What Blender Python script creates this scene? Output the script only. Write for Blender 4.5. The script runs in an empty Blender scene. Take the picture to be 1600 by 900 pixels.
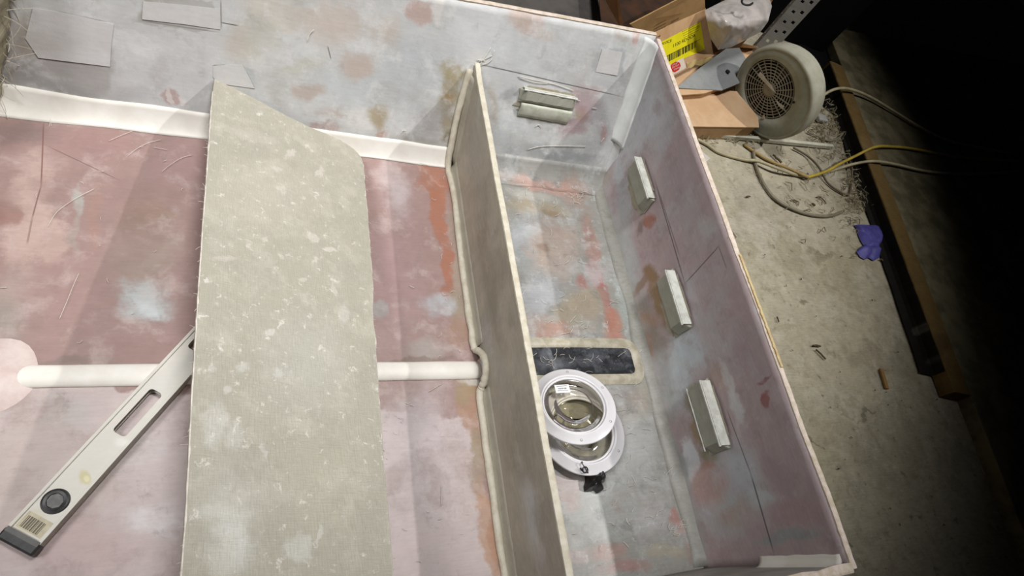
import bpy, math, random
import numpy as np
from mathutils import Vector, Matrix, noise
random.seed(7)
scn = bpy.context.scene
COL = scn.collection

# ---------------------------------------------------------------- camera
FPX = 940.0                                   # focal length in pixels of a 1600 wide frame
def nz(v):
    v = np.array(v, float); return v / np.linalg.norm(v)
_dx = nz((2145, -98, FPX)); _dy = nz((-330, 1850, FPX))
_m = nz(_dx + _dy); _d = nz(_dx - _dy)
_dx = (_m + _d) / 2 ** .5; _dy = (_m - _d) / 2 ** .5
_dz = np.cross(_dx, _dy)
if _dz[2] > 0: _dz = -_dz
ROT = np.array([_dx, _dy, _dz])               # columns: camera right, up, forward in world axes
CAM = np.array([0, 0, 1.15])
cam = bpy.data.objects.new('camera', bpy.data.cameras.new('camera'))
COL.objects.link(cam)
cam.data.sensor_width = 36; cam.data.lens = 36 * FPX / 1600; cam.data.clip_start = .02
_r, _u, _b = ROT[:, 0], ROT[:, 1], -ROT[:, 2]
cam.matrix_world = Matrix(((_r[0], _u[0], _b[0], CAM[0]), (_r[1], _u[1], _b[1], CAM[1]), (_r[2], _u[2], _b[2], CAM[2]), (0, 0, 0, 1)))
scn.camera = cam

# ---------------------------------------------------------------- world, lamps, exposure
w = bpy.data.worlds.new('world'); scn.world = w; w.use_nodes = True
w.node_tree.nodes['Background'].inputs[0].default_value = (.8, .85, 1, 1)
w.node_tree.nodes['Background'].inputs[1].default_value = .002
def spot(name, loc, aim, power, size, blend, radius, col):
    l = bpy.data.lights.new(name, 'SPOT'); l.energy = power; l.spot_size = math.radians(size); l.spot_blend = blend
    l.shadow_soft_size = radius; l.color = col
    o = bpy.data.objects.new(name, l); COL.objects.link(o); o.location = loc
    o.rotation_euler = (Vector(aim) - Vector(loc)).to_track_quat('-Z', 'Y').to_euler()
    return o
spot('work_lamp', (4.1, .2, 5.0), (-.1, 2.6, -.2), 690, 54, .6, .06, (1, .975, .94))
spot('fill_spot', (.6, 1.0, 4.6), (.4, 1.8, -.2), 700, 53, .55, .5, (1, .99, .98))  # unseen soft fill from above, added to lift the shadows in the hull
spot('fill_spot', (-1.6, .2, 3.0), (.22, .62, 0), 250, 35, .6, .5, (1, .99, .98))  # unseen side fill, added to brighten the transom and bulkhead faces
scn.view_settings.view_transform = 'Standard'; scn.view_settings.look = 'None'
scn.view_settings.gamma = 1; scn.view_settings.exposure = -0.14

# ---------------------------------------------------------------- helpers
GZ = -.20                                     # concrete floor level; the hull's inner bottom is z = 0
def ray(x, y): return ROT @ np.array([x - 800, 450 - y, FPX])
def at(x, y, z=GZ):
    r = ray(x, y); return Vector(CAM + r * (z - CAM[2]) / r[2])
def on_plane(x, y, p, n):
    r = ray(x, y); n = np.array(n, float); t = np.dot(np.array(p) - CAM, n) / np.dot(r, n); return Vector(CAM + r * t)
WS = .556                                     # outward slope of the far hull side
def wallP(x, s): z = s / math.sqrt(1 + WS * WS); return Vector((x, 1.0 + WS * z, z))
def uv_floor(x, y): p = at(x, y, 0); return (p.x, p.y)
def uv_wall(x, y): p = on_plane(x, y, (0, 1, 0), (0, 1, -WS)); return (p.x, p.z * math.sqrt(1 + WS * WS))
def uv_trans(x, y): p = on_plane(x, y, (.93, 0, 0), (1, 0, 0)); return (p.y, p.z)
BA = on_plane(335, 122, (0, 1, 0), (0, 1, -WS)) + Vector((0, -.004, 0)); BB = at(565, 250, .03); BD = at(285, 900, .33)
BN = (BB - BA).cross(BD - BA).normalized()
if BN.z < 0: BN = -BN
BU = (BD - BA).normalized(); BV = BN.cross(BU)
def uv_board(x, y): p = on_plane(x, y, BA, BN) - BA; return (p.dot(BU), p.dot(BV))
def uv_bulk(x, y): p = on_plane(x, y, (.472, 0, 0), (1, 0, 0)); return (p.y, p.z)
def uv_ground(x, y): p = at(x, y); return (p.x, p.y)

def lin(c):
    r = []
    for v in c[:3]:
        v = v / 255; r.append(v / 12.92 if v <= .04045 else ((v + .055) / 1.055) ** 2.4)
    return r
def C4(c, g=1): return tuple(min(1, v * g) for v in lin(c)) + (1,)

def mute(c, s):
    m = .5 * (max(c) + sum(c) / 3); return tuple(m + (v - m) * s for v in c)

class NT:
    def __init__(s, name):
        s.m = bpy.data.materials.new(name); s.m.use_nodes = True; s.t = s.m.node_tree; s.b = s.t.nodes['Principled BSDF']
    def n(s, typ, **kw):
        nd = s.t.nodes.new(typ)
        for k, v in kw.items():
            if k.startswith('i_'): nd.inputs[int(k[2:])].default_value = v
            else: setattr(nd, k, v)
        return nd
    def l(s, a, b): s.t.links.new(a, b)
    def noise(s, vec, scale, detail=4, rough=.55):
        nd = s.n('ShaderNodeTexNoise'); nd.inputs['Scale'].default_value = scale; nd.inputs['Detail'].default_value = detail
        nd.inputs['Roughness'].default_value = rough
        if vec is not None: s.l(vec, nd.inputs['Vector'])
        return nd
    def ramp(s, fac, a, b):
        nd = s.n('ShaderNodeMapRange'); nd.interpolation_type = 'SMOOTHSTEP'
        nd.inputs[1].default_value = a; nd.inputs[2].default_value = b; s.l(fac, nd.inputs[0]); return nd.outputs[0]
    def mix(s, fac, a, b, mode='MIX'):
        nd = s.n('ShaderNodeMix', data_type='RGBA', blend_type=mode)
        for inp, v in ((nd.inputs[0], fac), (nd.inputs[6], a), (nd.inputs[7], b)):
            if isinstance(v, (int, float)): inp.default_value = v
            elif isinstance(v, tuple): inp.default_value = v
            else: s.l(v, inp)
        return nd.outputs[2]
    def math(s, op, a, b=None):
        nd = s.n('ShaderNodeMath', operation=op)
        for i, v in enumerate((a, b)):
            if v is None: continue
            if isinstance(v, (int, float)): nd.inputs[i].default_value = v
            else: s.l(v, nd.inputs[i])
        return nd.outputs[0]
    def vec(s, op, a, b):
        nd = s.n('ShaderNodeVectorMath', operation=op)
        for i, v in enumerate((a, b)):
            if isinstance(v, (tuple, Vector)): nd.inputs[i].default_value = tuple(v)
            elif isinstance(v, (int, float)): nd.inputs[3].default_value = v
            else: s.l(v, nd.inputs[i])
        return nd
    def bump(s, h, st, dist=.002):
        nd = s.n('ShaderNodeBump'); nd.inputs['Strength'].default_value = st; nd.inputs['Distance'].default_value = dist
        s.l(h, nd.inputs['Height']); s.l(nd.outputs[0], s.b.inputs['Normal'])

_g = None
def stain_group():                            # one painted stain, an ellipse (or a rounded box) in surface metres
    global _g
    if _g: return _g
    g = bpy.data.node_groups.new('stain', 'ShaderNodeTree'); I = g.interface
    for nm, ty in (('Color', 'NodeSocketColor'), ('P', 'NodeSocketVector'), ('M1', 'NodeSocketVector'), ('M2', 'NodeSocketVector'), ('Off', 'NodeSocketVector'),
                   ('Paint', 'NodeSocketColor'), ('Soft', 'NodeSocketFloat'), ('Op', 'NodeSocketFloat'), ('Box', 'NodeSocketFloat'), ('N', 'NodeSocketFloat')):
        I.new_socket(nm, in_out='INPUT', socket_type=ty)
    I.new_socket('Color', in_out='OUTPUT', socket_type='NodeSocketColor')
    N = g.nodes; L = g.links.new
    gi = N.new('NodeGroupInput'); go = N.new('NodeGroupOutput')
    def vm(op, a, b):
        n = N.new('ShaderNodeVectorMath'); n.operation = op; L(a, n.inputs[0]); L(b, n.inputs[1]); return n
    def mm(op, a, b):
        n = N.new('ShaderNodeMath'); n.operation = op
        for i, v in enumerate((a, b)):
            if isinstance(v, (int, float)): n.inputs[i].default_value = v
            else: L(v, n.inputs[i])
        return n.outputs[0]
    q = vm('SUBTRACT', gi.outputs['P'], gi.outputs['Off']).outputs[0]
    a = vm('DOT_PRODUCT', q, gi.outputs['M1']).outputs['Value']; b = vm('DOT_PRODUCT', q, gi.outputs['M2']).outputs['Value']
    ell = mm('SQRT', mm('ADD', mm('MULTIPLY', a, a), mm('MULTIPLY', b, b)), 0)
    bx = mm('MAXIMUM', mm('ABSOLUTE', a, 0), mm('ABSOLUTE', b, 0))
    r = mm('ADD', mm('MULTIPLY', ell, mm('SUBTRACT', 1, gi.outputs['Box'])), mm('MULTIPLY', bx, gi.outputs['Box']))
    r = mm('ADD', r, mm('MULTIPLY', mm('SUBTRACT', gi.outputs['N'], .5), mm('SUBTRACT', 1.2, mm('MULTIPLY', gi.outputs['Box'], 1.1))))
    mr = N.new('ShaderNodeMapRange'); mr.interpolation_type = 'SMOOTHSTEP'; L(r, mr.inputs[0])
    L(mm('SUBTRACT', 1, gi.outputs['Soft']), mr.inputs[1]); L(mm('ADD', 1, mm('MULTIPLY', gi.outputs['Soft'], .5)), mr.inputs[2])
    mr.inputs[3].default_value = 1; mr.inputs[4].default_value = 0
    fac = mm('MULTIPLY', mr.outputs[0], gi.outputs['Op'])
    mx = N.new('ShaderNodeMix'); mx.data_type = 'RGBA'; L(fac, mx.inputs[0]); L(gi.outputs['Color'], mx.inputs[6]); L(gi.outputs['Paint'], mx.inputs[7])
    L(mx.outputs[2], go.inputs[0]); _g = g; return g

def painted(name, base, conv, stains, gain=1.0, warp=(.035, .008), rough=.5, fleck=(0, (200, 200, 200)), streak=.12, bump=.35, weave=0, spec=.35, sat=.72, opk=.85, mott=()):
    """bare glassfibre / resin / primer: a base colour with stains, clouding, brush streaks and dust flecks, all in surface metres"""
    T = NT(name)
    uv = T.n('ShaderNodeUVMap', uv_map='UVMap').outputs[0]
    n1 = T.noise(uv, 9, 3); n2 = T.noise(uv, 55, 4, .65)
    d1 = T.vec('SCALE', T.vec('SUBTRACT', n1.outputs['Color'], (.5, .5, .5)).outputs[0], warp[0] * 2).outputs[0]
    d2 = T.vec('SCALE', T.vec('SUBTRACT', n2.outputs['Color'], (.5, .5, .5)).outputs[0], warp[1] * 2).outputs[0]
    P = T.vec('ADD', T.vec('ADD', uv, d1).outputs[0], d2).outputs[0]
    nr = T.noise(uv, 30, 5, .7).outputs[0]
    rgb = T.n('ShaderNodeRGB'); rgb.outputs[0].default_value = C4(mute(base, sat), gain); col = rgb.outputs[0]
    for st in stains:
        cx, cy, rx, ry, rot, c, op, soft = st[:8]; kind = st[8] if len(st) > 8 else 0
        ca, sa = math.cos(math.radians(rot)), math.sin(math.radians(rot))
        o = np.array(conv(cx, cy))
        a = (np.array(conv(cx + rx * ca, cy + rx * sa)) - np.array(conv(cx - rx * ca, cy - rx * sa))) / 2
        b = (np.array(conv(cx - ry * sa, cy + ry * ca)) - np.array(conv(cx + ry * sa, cy - ry * ca))) / 2
        M = np.linalg.inv(np.array([a, b]).T)
        g = T.n('ShaderNodeGroup'); g.node_tree = stain_group()
        T.l(col, g.inputs[0]); T.l(uv if kind == 2 else P, g.inputs[1])
        g.inputs[2].default_value = (M[0][0], M[0][1], 0); g.inputs[3].default_value = (M[1][0], M[1][1], 0)
        g.inputs[4].default_value = (o[0], o[1], 0); g.inputs[5].default_value = C4(mute(c, sat), gain)
        g.inputs[6].default_value = soft; g.inputs[7].default_value = op * (1 if kind else opk); g.inputs[8].default_value = 1 if kind else 0
        if kind == 2: g.inputs[9].default_value = .5
        else: T.l(nr, g.inputs[9])
        col = g.outputs[0]
    for k, (ms, mc, mo, lo, hi) in enumerate(mott):    # irregular clouds of a second colour
        mpp = T.n('ShaderNodeMapping'); T.l(P, mpp.inputs[0]); mpp.inputs[1].default_value = (3.7 * k + 1, 9.1 * k, 0); mpp.inputs[2].default_value = (0, 0, .5 * k)
        col = T.mix(T.math('MULTIPLY', T.ramp(T.noise(mpp.outputs[0], ms, 7, .68).outputs[0], lo, hi), mo), col, C4(mute(mc, sat), gain))
    cl = T.noise(uv, 22, 6, .7).outputs[0]
    sm = T.n('ShaderNodeMapping'); T.l(uv, sm.inputs[0]); sm.inputs[2].default_value = (0, 0, .35); sm.inputs[3].default_value = (1, 7, 1)
    sk = T.noise(sm.outputs[0], 28, 5, .7).outputs[0]
    v = T.math('ADD', T.math('MULTIPLY', T.math('SUBTRACT', cl, .5), streak * 2.6), T.math('MULTIPLY', T.math('SUBTRACT', sk, .5), streak * 2.2))
    v = T.math('ADD', v, 1)
    vm = T.n('ShaderNodeCombineColor')
    for i in range(3): T.l(v, vm.inputs[i])
    col = T.mix(1.0, col, vm.outputs[0], 'MULTIPLY')
    if fleck[0]:
        f = T.ramp(T.noise(uv, 130, 4, .75).outputs[0], .60, .74); fm = T.ramp(T.noise(uv, 12, 3, .6).outputs[0], .45, .70)
        col = T.mix(T.math('MULTIPLY', T.math('MULTIPLY', f, fm), fleck[0]), col, C4(fleck[1], gain))
    h = T.math('ADD', cl, T.math('MULTIPLY', nr, .5))
    if weave:
        for k, sc in ((0, (420, 60, 1)), (1, (60, 420, 1))):
            mp = T.n('ShaderNodeMapping'); T.l(uv, mp.inputs[0]); mp.inputs[3].default_value = sc
            wv = T.noise(mp.outputs[0], 1, 2, .5).outputs[0]
            q = T.math('ADD', 1, T.math('MULTIPLY', T.math('SUBTRACT', wv, .5), weave))
            cc = T.n('ShaderNodeCombineColor')
            for i in range(3): T.l(q, cc.inputs[i])
            col = T.mix(1.0, col, cc.outputs[0], 'MULTIPLY'); h = T.math('ADD', h, wv)
    T.l(col, T.b.inputs['Base Color']); T.b.inputs['Roughness'].default_value = rough
    T.b.inputs['Specular IOR Level'].default_value = spec
    T.bump(h, bump); return T.m

def plain(name, c, rough=.5, var=.1, scale=20, bump=.15, metal=0, gain=1, c2=None, spec=.4):
    T = NT(name); tc = T.n('ShaderNodeTexCoord').outputs['Object']
    nn = T.noise(tc, scale, 5, .65).outputs[0]
    c2 = c2 or tuple(v * (1 - var) for v in c)
    T.l(T.mix(T.ramp(nn, .35, .65), C4(c, gain), C4(c2, gain)), T.b.inputs['Base Color'])
    T.b.inputs['Roughness'].default_value = rough; T.b.inputs['Metallic'].default_value = metal
    T.b.inputs['Specular IOR Level'].default_value = spec
    T.bump(nn, bump); return T.m

class MB:
    def __init__(s): s.v = []; s.f = []; s.uv = []
    def add(s, vs, fs, uvs=None):
        k = len(s.v); s.v += [tuple(p) for p in vs]; s.f += [tuple(i + k for i in f) for f in fs]
        s.uv += [tuple(u) for u in uvs] if uvs is not None else [(p[0], p[1]) for p in vs]; return s
    def box(s, c, h, ax=None):                # centre, half sizes, axes
        ax = ax or (Vector((1, 0, 0)), Vector((0, 1, 0)), Vector((0, 0, 1))); c = Vector(c)
        vs = [c + ax[0] * h[0] * i + ax[1] * h[1] * j + ax[2] * h[2] * k for i in (-1, 1) for j in (-1, 1) for k in (-1, 1)]
        return s.add(vs, [(0, 1, 3, 2), (4, 6, 7, 5), (0, 4, 5, 1), (2, 3, 7, 6), (0, 2, 6, 4), (1, 5, 7, 3)])
    def prism(s, poly, off):                  # polygon extruded by a vector
        n = len(poly); poly = [Vector(p) for p in poly]; off = Vector(off)
        vs = poly + [p + off for p in poly]
        return s.add(vs, [tuple(range(n)), tuple(range(2 * n - 1, n - 1, -1))] + [(i, i + n, (i + 1) % n + n, (i + 1) % n) for i in range(n)])
    def tube(s, pts, r, n=8, close=False, cap=True):
        pts = [Vector(p) for p in pts]; m = len(pts); k0 = len(s.v); vs = []; up = None
        for i, p in enumerate(pts):
            if close: t = pts[(i + 1) % m] - pts[i - 1]
            else: t = pts[min(i + 1, m - 1)] - pts[max(i - 1, 0)]
            t = t.normalized() if t.length > 1e-9 else Vector((1, 0, 0))
            if up is None: up = Vector((0, 0, 1)) if abs(t.z) < .9 else Vector((1, 0, 0))
            a = up - t * up.dot(t); a.normalize(); b = t.cross(a); up = a
            rr = r(i / (m - 1)) if callable(r) else r
            for j in range(n): th = 2 * math.pi * j / n; vs.append(p + a * rr * math.cos(th) + b * rr * math.sin(th))
        fs = []
        for i in range(m if close else m - 1):
            for j in range(n): fs.append((i * n + j, i * n + (j + 1) % n, ((i + 1) % m) * n + (j + 1) % n, ((i + 1) % m) * n + j))
        if cap and not close: fs += [tuple(range(n - 1, -1, -1)), tuple((m - 1) * n + j for j in range(n))]
        return s.add(vs, fs)
    def lathe(s, c, ax, prof, n=48, close=False):   # prof: (radius, along axis)
        x, y, z = ax; c = Vector(c); m = len(prof); vs = []
        for (r, h) in prof:
            for j in range(n): th = 2 * math.pi * j / n; vs.append(c + x * r * math.cos(th) + y * r * math.sin(th) + z * h)
        fs = [(i * n + j, i * n + (j + 1) % n, ((i + 1) % m) * n + (j + 1) % n, ((i + 1) % m) * n + j) for i in range(m if close else m - 1) for j in range(n)]
        return s.add(vs, fs)
    def grid(s, fn, nu, nv, uvf=None):
        vs = []; uvs = []
        for i in range(nu + 1):
            for j in range(nv + 1):
                p = fn(i / nu, j / nv); vs.append(p); uvs.append(uvf(i / nu, j / nv, p) if uvf else (p[0], p[1]))
        return s.add(vs, [(i * (nv + 1) + j, (i + 1) * (nv + 1) + j, (i + 1) * (nv + 1) + j + 1, i * (nv + 1) + j + 1) for i in range(nu) for j in range(nv)], uvs)
    def build(s, name, mat, parent=None, smooth=False, base=(0, 0, 0), bevel=0, solid=0):
        me = bpy.data.meshes.new(name); b = Vector(base)
        me.from_pydata([tuple(Vector(p) - b) for p in s.v], [], s.f)
        ul = me.uv_layers.new(name='UVMap'); li = np.zeros(len(me.loops), dtype=np.int32); me.loops.foreach_get('vertex_index', li)
        ul.data.foreach_set('uv', np.array(s.uv, dtype=np.float32)[li].ravel())
        me.materials.append(mat)
        if smooth: me.polygons.foreach_set('use_smooth', [True] * len(me.polygons))
        me.update()
        import bmesh
        bm = bmesh.new(); bm.from_mesh(me); 
        if not solid: bmesh.ops.recalc_face_normals(bm, faces=bm.faces)
        else:                                  # open skins: the outside of the sheet is the side one looks at from above the hull
            bm.normal_update(); s_ = sum(f.normal.dot(Vector((.1, .45, 1.6)) - f.calc_center_median()) * f.calc_area() for f in bm.faces)
            if s_ < 0: bmesh.ops.reverse_faces(bm, faces=bm.faces)
        bm.to_mesh(me); bm.free()
        o = bpy.data.objects.new(name, me); COL.objects.link(o)
        if parent:
            o.parent = parent; o.location = b - WL[parent.name]
        else: o.location = b
        WL[o.name] = b
        if solid: md = o.modifiers.new('solid', 'SOLIDIFY'); md.thickness = solid; md.offset = -1
        if bevel: md = o.modifiers.new('bevel', 'BEVEL'); md.width = bevel; md.segments = 2; md.limit_method = 'ANGLE'
        return o
WL = {}
def tag(o, label=None, cat=None, group=None, kind=None):
    for k, v in (('label', label), ('category', cat), ('group', group), ('kind', kind)):
        if v: o[k] = v
    return o
def thing(name, label, cat, base, group=None):
    o = bpy.data.objects.new(name, None); COL.objects.link(o); o.location = base; o.empty_display_size = .05
    WL[o.name] = Vector(base); return tag(o, label, cat, group)
def smooth_path(pts, sub=6):                   # catmull-rom
    pts = [Vector(p) for p in pts]; out = []
    for i in range(len(pts) - 1):
        p0 = pts[max(i - 1, 0)]; p1 = pts[i]; p2 = pts[i + 1]; p3 = pts[min(i + 2, len(pts) - 1)]
        for k in range(sub):
            t = k / sub; out.append(.5 * ((2 * p1) + (p2 - p0) * t + (2 * p0 - 5 * p1 + 4 * p2 - p3) * t * t + (3 * p1 - p0 - 3 * p2 + p3) * t ** 3))
    return out + [pts[-1]]
X, Y, Z = Vector((1, 0, 0)), Vector((0, 1, 0)), Vector((0, 0, 1))
def fz(x, y): return 0.0                       # hull bottom height
# ---------------------------------------------------------------- the setting
M_conc = painted('dusty_concrete', (170, 160, 132), uv_ground, [
    (1300, 560, 110, 130, 0, (165, 154, 122), .5, .6), (1180, 330, 60, 70, 0, (168, 160, 142), .7, .7), (1250, 760, 70, 90, 0, (160, 146, 92), .6, .7),
    (1320, 420, 50, 50, 0, (150, 136, 98), .7, .7), (1180, 520, 30, 70, -20, (170, 160, 120), .6, .6), (1400, 700, 80, 90, 0, (140, 130, 104), .7, .8),
    (1290, 640, 40, 30, 0, (172, 165, 140), .6, .6), (1330, 240, 60, 70, 0, (130, 122, 108), .8, .7), (1360, 560, 60, 14, 30, (132, 118, 86), .6, .6),
    (1210, 300, 60, 30, 0, (152, 142, 118), .7, .6), (1290, 400, 22, 10, 0, (120, 108, 76), .8, .5), (1260, 480, 10, 6, 0, (112, 100, 74), .8, .4),
    (1360, 650, 22, 6, 0, (104, 94, 72), .8, .4), (1280, 690, 10, 5, 30, (96, 88, 70), .8, .4), (1420, 560, 30, 60, -20, (122, 110, 84), .5, .6)],
    warp=(.12, .03), rough=.85, fleck=(.55, (205, 196, 176)), mott=((2.5, (140, 128, 98), .6, .50, .66), (6, (184, 176, 152), .5, .50, .66), (14, (132, 120, 90), .5, .52, .66)), streak=.30, bump=.5, spec=.15, gain=1.0)
def add_pits(m):                               # fine dark pits, specks and dust in the concrete
    t = m.node_tree; b = t.nodes['Principled BSDF']; src = b.inputs['Base Color'].links[0].from_socket
    uv = [n for n in t.nodes if n.bl_idname == 'ShaderNodeUVMap'][0].outputs[0]
    for sc, a, e, c, op in ((26, .60, .72, (98, 88, 64), .75), (90, .66, .74, (76, 68, 52), .8), (7, .5, .75, (178, 168, 142), .45), (150, .68, .76, (210, 204, 188), .6)):
        n = t.nodes.new('ShaderNodeTexNoise'); n.inputs['Scale'].default_value = sc; n.inputs['Detail'].default_value = 5; n.inputs['Roughness'].default_value = .62
        mp = t.nodes.new('ShaderNodeMapping'); mp.inputs[1].default_value = (sc, 3 * sc, 0); t.links.new(uv, mp.inputs[0]); t.links.new(mp.outputs[0], n.inputs['Vector'])
        r = t.nodes.new('ShaderNodeMapRange'); r.interpolation_type = 'SMOOTHSTEP'; t.links.new(n.outputs[0], r.inputs[0]); r.inputs[1].default_value = a; r.inputs[2].default_value = e; r.inputs[4].default_value = op
        mx = t.nodes.new('ShaderNodeMix'); mx.data_type = 'RGBA'; t.links.new(r.outputs[0], mx.inputs[0]); t.links.new(src, mx.inputs[6]); mx.inputs[7].default_value = C4(c); src = mx.outputs[2]
    t.links.new(src, b.inputs['Base Color'])
add_pits(M_conc)
fl = MB().grid(lambda u, v: Vector((-3 + 9 * u, -3 + 10 * v, GZ + .004 * noise.noise(Vector((u * 30, v * 30, 0))) - .004)), 60, 60).build('floor', M_conc, smooth=True, solid=.1)
tag(fl, 'dusty beige concrete workshop floor around the hull', kind='structure')
# low raised slab behind the timber; its left edge runs with the timber
BH = .058
tb0, tb1 = at(1297, 95, GZ + BH), at(1492, 612, GZ + BH)     # left top edge of the timber
td = (tb1 - tb0).normalized(); tn = Vector((-td.y, td.x, 0)); tn = tn if tn.x > 0 else -tn
TW = .085
M_slab = plain('grimy_concrete', (128, 120, 96), .9, .3, 9, .5, c2=(92, 86, 66), spec=.1)
s0 = tb0 - td * .35 + tn * (TW + .012); s1 = tb0 + td * 3.2 + tn * (TW + .012)
sl = MB().prism([(s0.x, s0.y, GZ - .01), (s1.x, s1.y, GZ - .01), (s1.x + 3.4, s1.y, GZ - .01), (s0.x + 3.2, s0.y + .4, GZ - .01)], (0, 0, BH)).build('floor_raised', M_slab, bevel=.004)
tag(sl, 'raised concrete slab fading into the dark behind the timber', kind='structure')
M_beam = painted('old_timber', (112, 84, 36), lambda x, y: (at(x, y, -.1).x, at(x, y, -.1).y), [(1350, 230, 20, 40, 60, (134, 104, 58), .6, .6), (1470, 540, 16, 60, 60, (84, 62, 34), .8, .6), (1420, 430, 10, 30, 60, (96, 72, 34), .7, .6)], rough=.8, streak=.3, bump=.5, spec=.1)
bm_ = MB()
def beamP(u, v):                               # closed cross-section swept along the timber
    q = [(0, 0), (0, BH / 2), (0, BH - .003), (.003, BH), (.03, BH + .001), (TW - .003, BH), (TW, BH - .003), (TW, BH / 2), (TW, 0)]
    a, h = q[int(round(v * 8))]; p = tb0 + td * (u * (tb1 - tb0).length)
    wob = .003 * noise.noise(Vector((u * 30, v * 5, 1)))
    return Vector((p.x, p.y, GZ)) + tn * (a + wob) + Z * (h + wob * .5 if h > 0 else 0)
bm_.grid(beamP, 60, 8); bm_.add([beamP(0, k / 8) for k in range(9)], [tuple(range(9))]); bm_.add([beamP(1, k / 8) for k in range(9)], [tuple(range(9))])
beam = bm_.build('timber_beam', M_beam, base=(tb0.x, tb0.y, GZ))
M_strip_shadow = painted('scuffed_black_and_shadow', (30, 27, 22), lambda x, y: (at(x, y, -.1).x, at(x, y, -.1).y), [(1470, 500, 10, 6, 30, (120, 116, 104), .5, .6), (1490, 550, 8, 8, 0, (90, 88, 80), .5, .6)], rough=.7, streak=.6, fleck=(.5, (120, 118, 108)), spec=.1)
bs = MB()
def stripP(u, v):  # floor lip widens along the timber, shaped as its shadow on the concrete
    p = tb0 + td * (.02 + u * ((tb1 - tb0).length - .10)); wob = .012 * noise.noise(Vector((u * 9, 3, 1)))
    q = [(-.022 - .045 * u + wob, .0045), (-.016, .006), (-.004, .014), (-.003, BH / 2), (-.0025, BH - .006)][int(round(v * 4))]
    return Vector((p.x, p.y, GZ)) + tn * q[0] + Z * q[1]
tag(bs.grid(stripP, 60, 4).build('strip_and_shadow', M_strip_shadow, beam, solid=.001), 'black scuffed strip on the left face of the timber, widened over its floor shadow')
tag(beam, 'long brown timber beam lying on the concrete along the raised slab', 'timber')

# ---------------------------------------------------------------- the boat hull
boat = thing('boat_hull', 'open glassfibre boat hull with pink and grey unfinished inner skin', 'boat', (0, .5, -.03))
PINK = (160, 125, 118)
M_bot = painted('pink_primed_bottom', PINK, uv_floor, [
    # lower panel, paler lilac
    (375, 900, 460, 316, 0, (197, 178, 175), 1, .02, 1),
    (60, 740, 130, 110, 0, (186, 166, 158), .8, .7), (120, 860, 120, 60, 0, (190, 158, 156), .8, .7), (660, 700, 60, 120, 0, (196, 180, 182), .7, .7),
    (640, 640, 50, 30, 0, (176, 160, 162), .6, .6), (240, 815, 52, 32, -8, (216, 210, 210), .85, .6), (210, 700, 60, 30, -10, (206, 200, 200), .55, .7), (95, 640, 60, 22, 0, (192, 186, 180), .6, .7),  # whitest patch, beside the level, is glare painted into the colour
    (640, 860, 30, 60, 0, (206, 182, 180), .6, .6),
    # upper panel, left
    (45, 320, 42, 100, 14, (192, 158, 146), .9, .35), (75, 380, 42, 36, 0, (192, 158, 146), .85, .25), (60, 250, 50, 24, 0, (184, 150, 142), .7, .5), (10, 338, 22, 28, 0, (150, 102, 92), .9, .35),
    (30, 205, 60, 18, 5, (138, 112, 108), .8, .5), (25, 470, 50, 60, 0, (176, 152, 142), .8, .6), (10, 510, 30, 40, 0, (156, 146, 134), .7, .6), (125, 318, 9, 36, 2, (166, 170, 162), .95, .6), (122, 370, 8, 42, 2, (168, 152, 142), .8, .7),
    (150, 340, 8, 60, 0, (170, 122, 106), .6, .6), (150, 225, 70, 26, 5, (166, 122, 118), .8, .6), (90, 470, 60, 70, 0, (166, 128, 122), .7, .6),
    (285, 250, 60, 36, 0, (164, 124, 122), .8, .6), (235, 380, 58, 60, 0, (166, 142, 128), .9, .7), (225, 340, 40, 26, 0, (150, 112, 84), .5, .8), (220, 420, 60, 30, 0, (158, 138, 124), .7, .7),
    (225, 466, 50, 30, 4, (178, 190, 190), .95, .6), (230, 480, 30, 12, 20, (200, 208, 210), .7, .7), (245, 545, 90, 22, 0, (158, 122, 112), .6, .6),
    (110, 562, 90, 8, 0, (136, 118, 106), .8, .5),
    # strip between the loose board and the bulkhead
    (620, 400, 50, 130, 0, (164, 128, 128), .8, .5), (620, 300, 22, 40, -20, (196, 182, 182), .8, .7), (603, 270, 20, 22, 0, (196, 172, 170), .7, .7), (595, 480, 14, 17, 0, (158, 158, 156), .9, .2),
    (675, 275, 28, 26, 25, (166, 98, 70), .95, .35), (688, 330, 13, 62, -6, (172, 96, 62), .95, .3), (698, 410, 11, 50, -3, (170, 94, 62), .95, .3), (704, 452, 14, 16, 0, (160, 98, 72), .9, .4),
    (714, 400, 10, 90, -4, (158, 138, 118), .9, .4), (712, 300, 12, 34, 0, (164, 124, 104), .8, .5), (718, 480, 18, 26, 0, (150, 134, 108), .9, .5), (685, 475, 34, 20, 0, (174, 178, 184), .95, .6), (697, 486, 12, 8, 0, (206, 208, 210), .7, .7), (718, 520, 16, 26, 0, (158, 118, 92), .9, .5),
    (670, 545, 40, 20, 0, (164, 158, 150), .8, .6), (650, 562, 90, 5, 0, (130, 110, 96), .9, .5), (620, 520, 50, 30, 0, (166, 132, 126), .6, .6),
    # lower: brown strip beside the bulkhead
    (736, 640, 15, 50, -4, (170, 120, 86), .95, .3), (745, 720, 14, 60, -6, (158, 134, 100), .95, .35), (762, 830, 15, 90, -9, (184, 134, 100), .95, .3), (728, 612, 14, 22, 0, (158, 132, 92), .9, .3),
    (762, 690, 14, 60, -8, (160, 152, 128), .8, .5), (772, 850, 8, 40, -9, (176, 120, 84), .8, .5), (745, 598, 24, 8, 0, (206, 202, 194), .8, .5)],
    rough=.38, streak=.13, fleck=(.25, (220, 214, 208)), spec=.3, mott=((7, (150, 118, 110), .5, .48, .66), (13, (196, 172, 166), .5, .50, .68), (30, (140, 120, 112), .35, .55, .70)))
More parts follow.
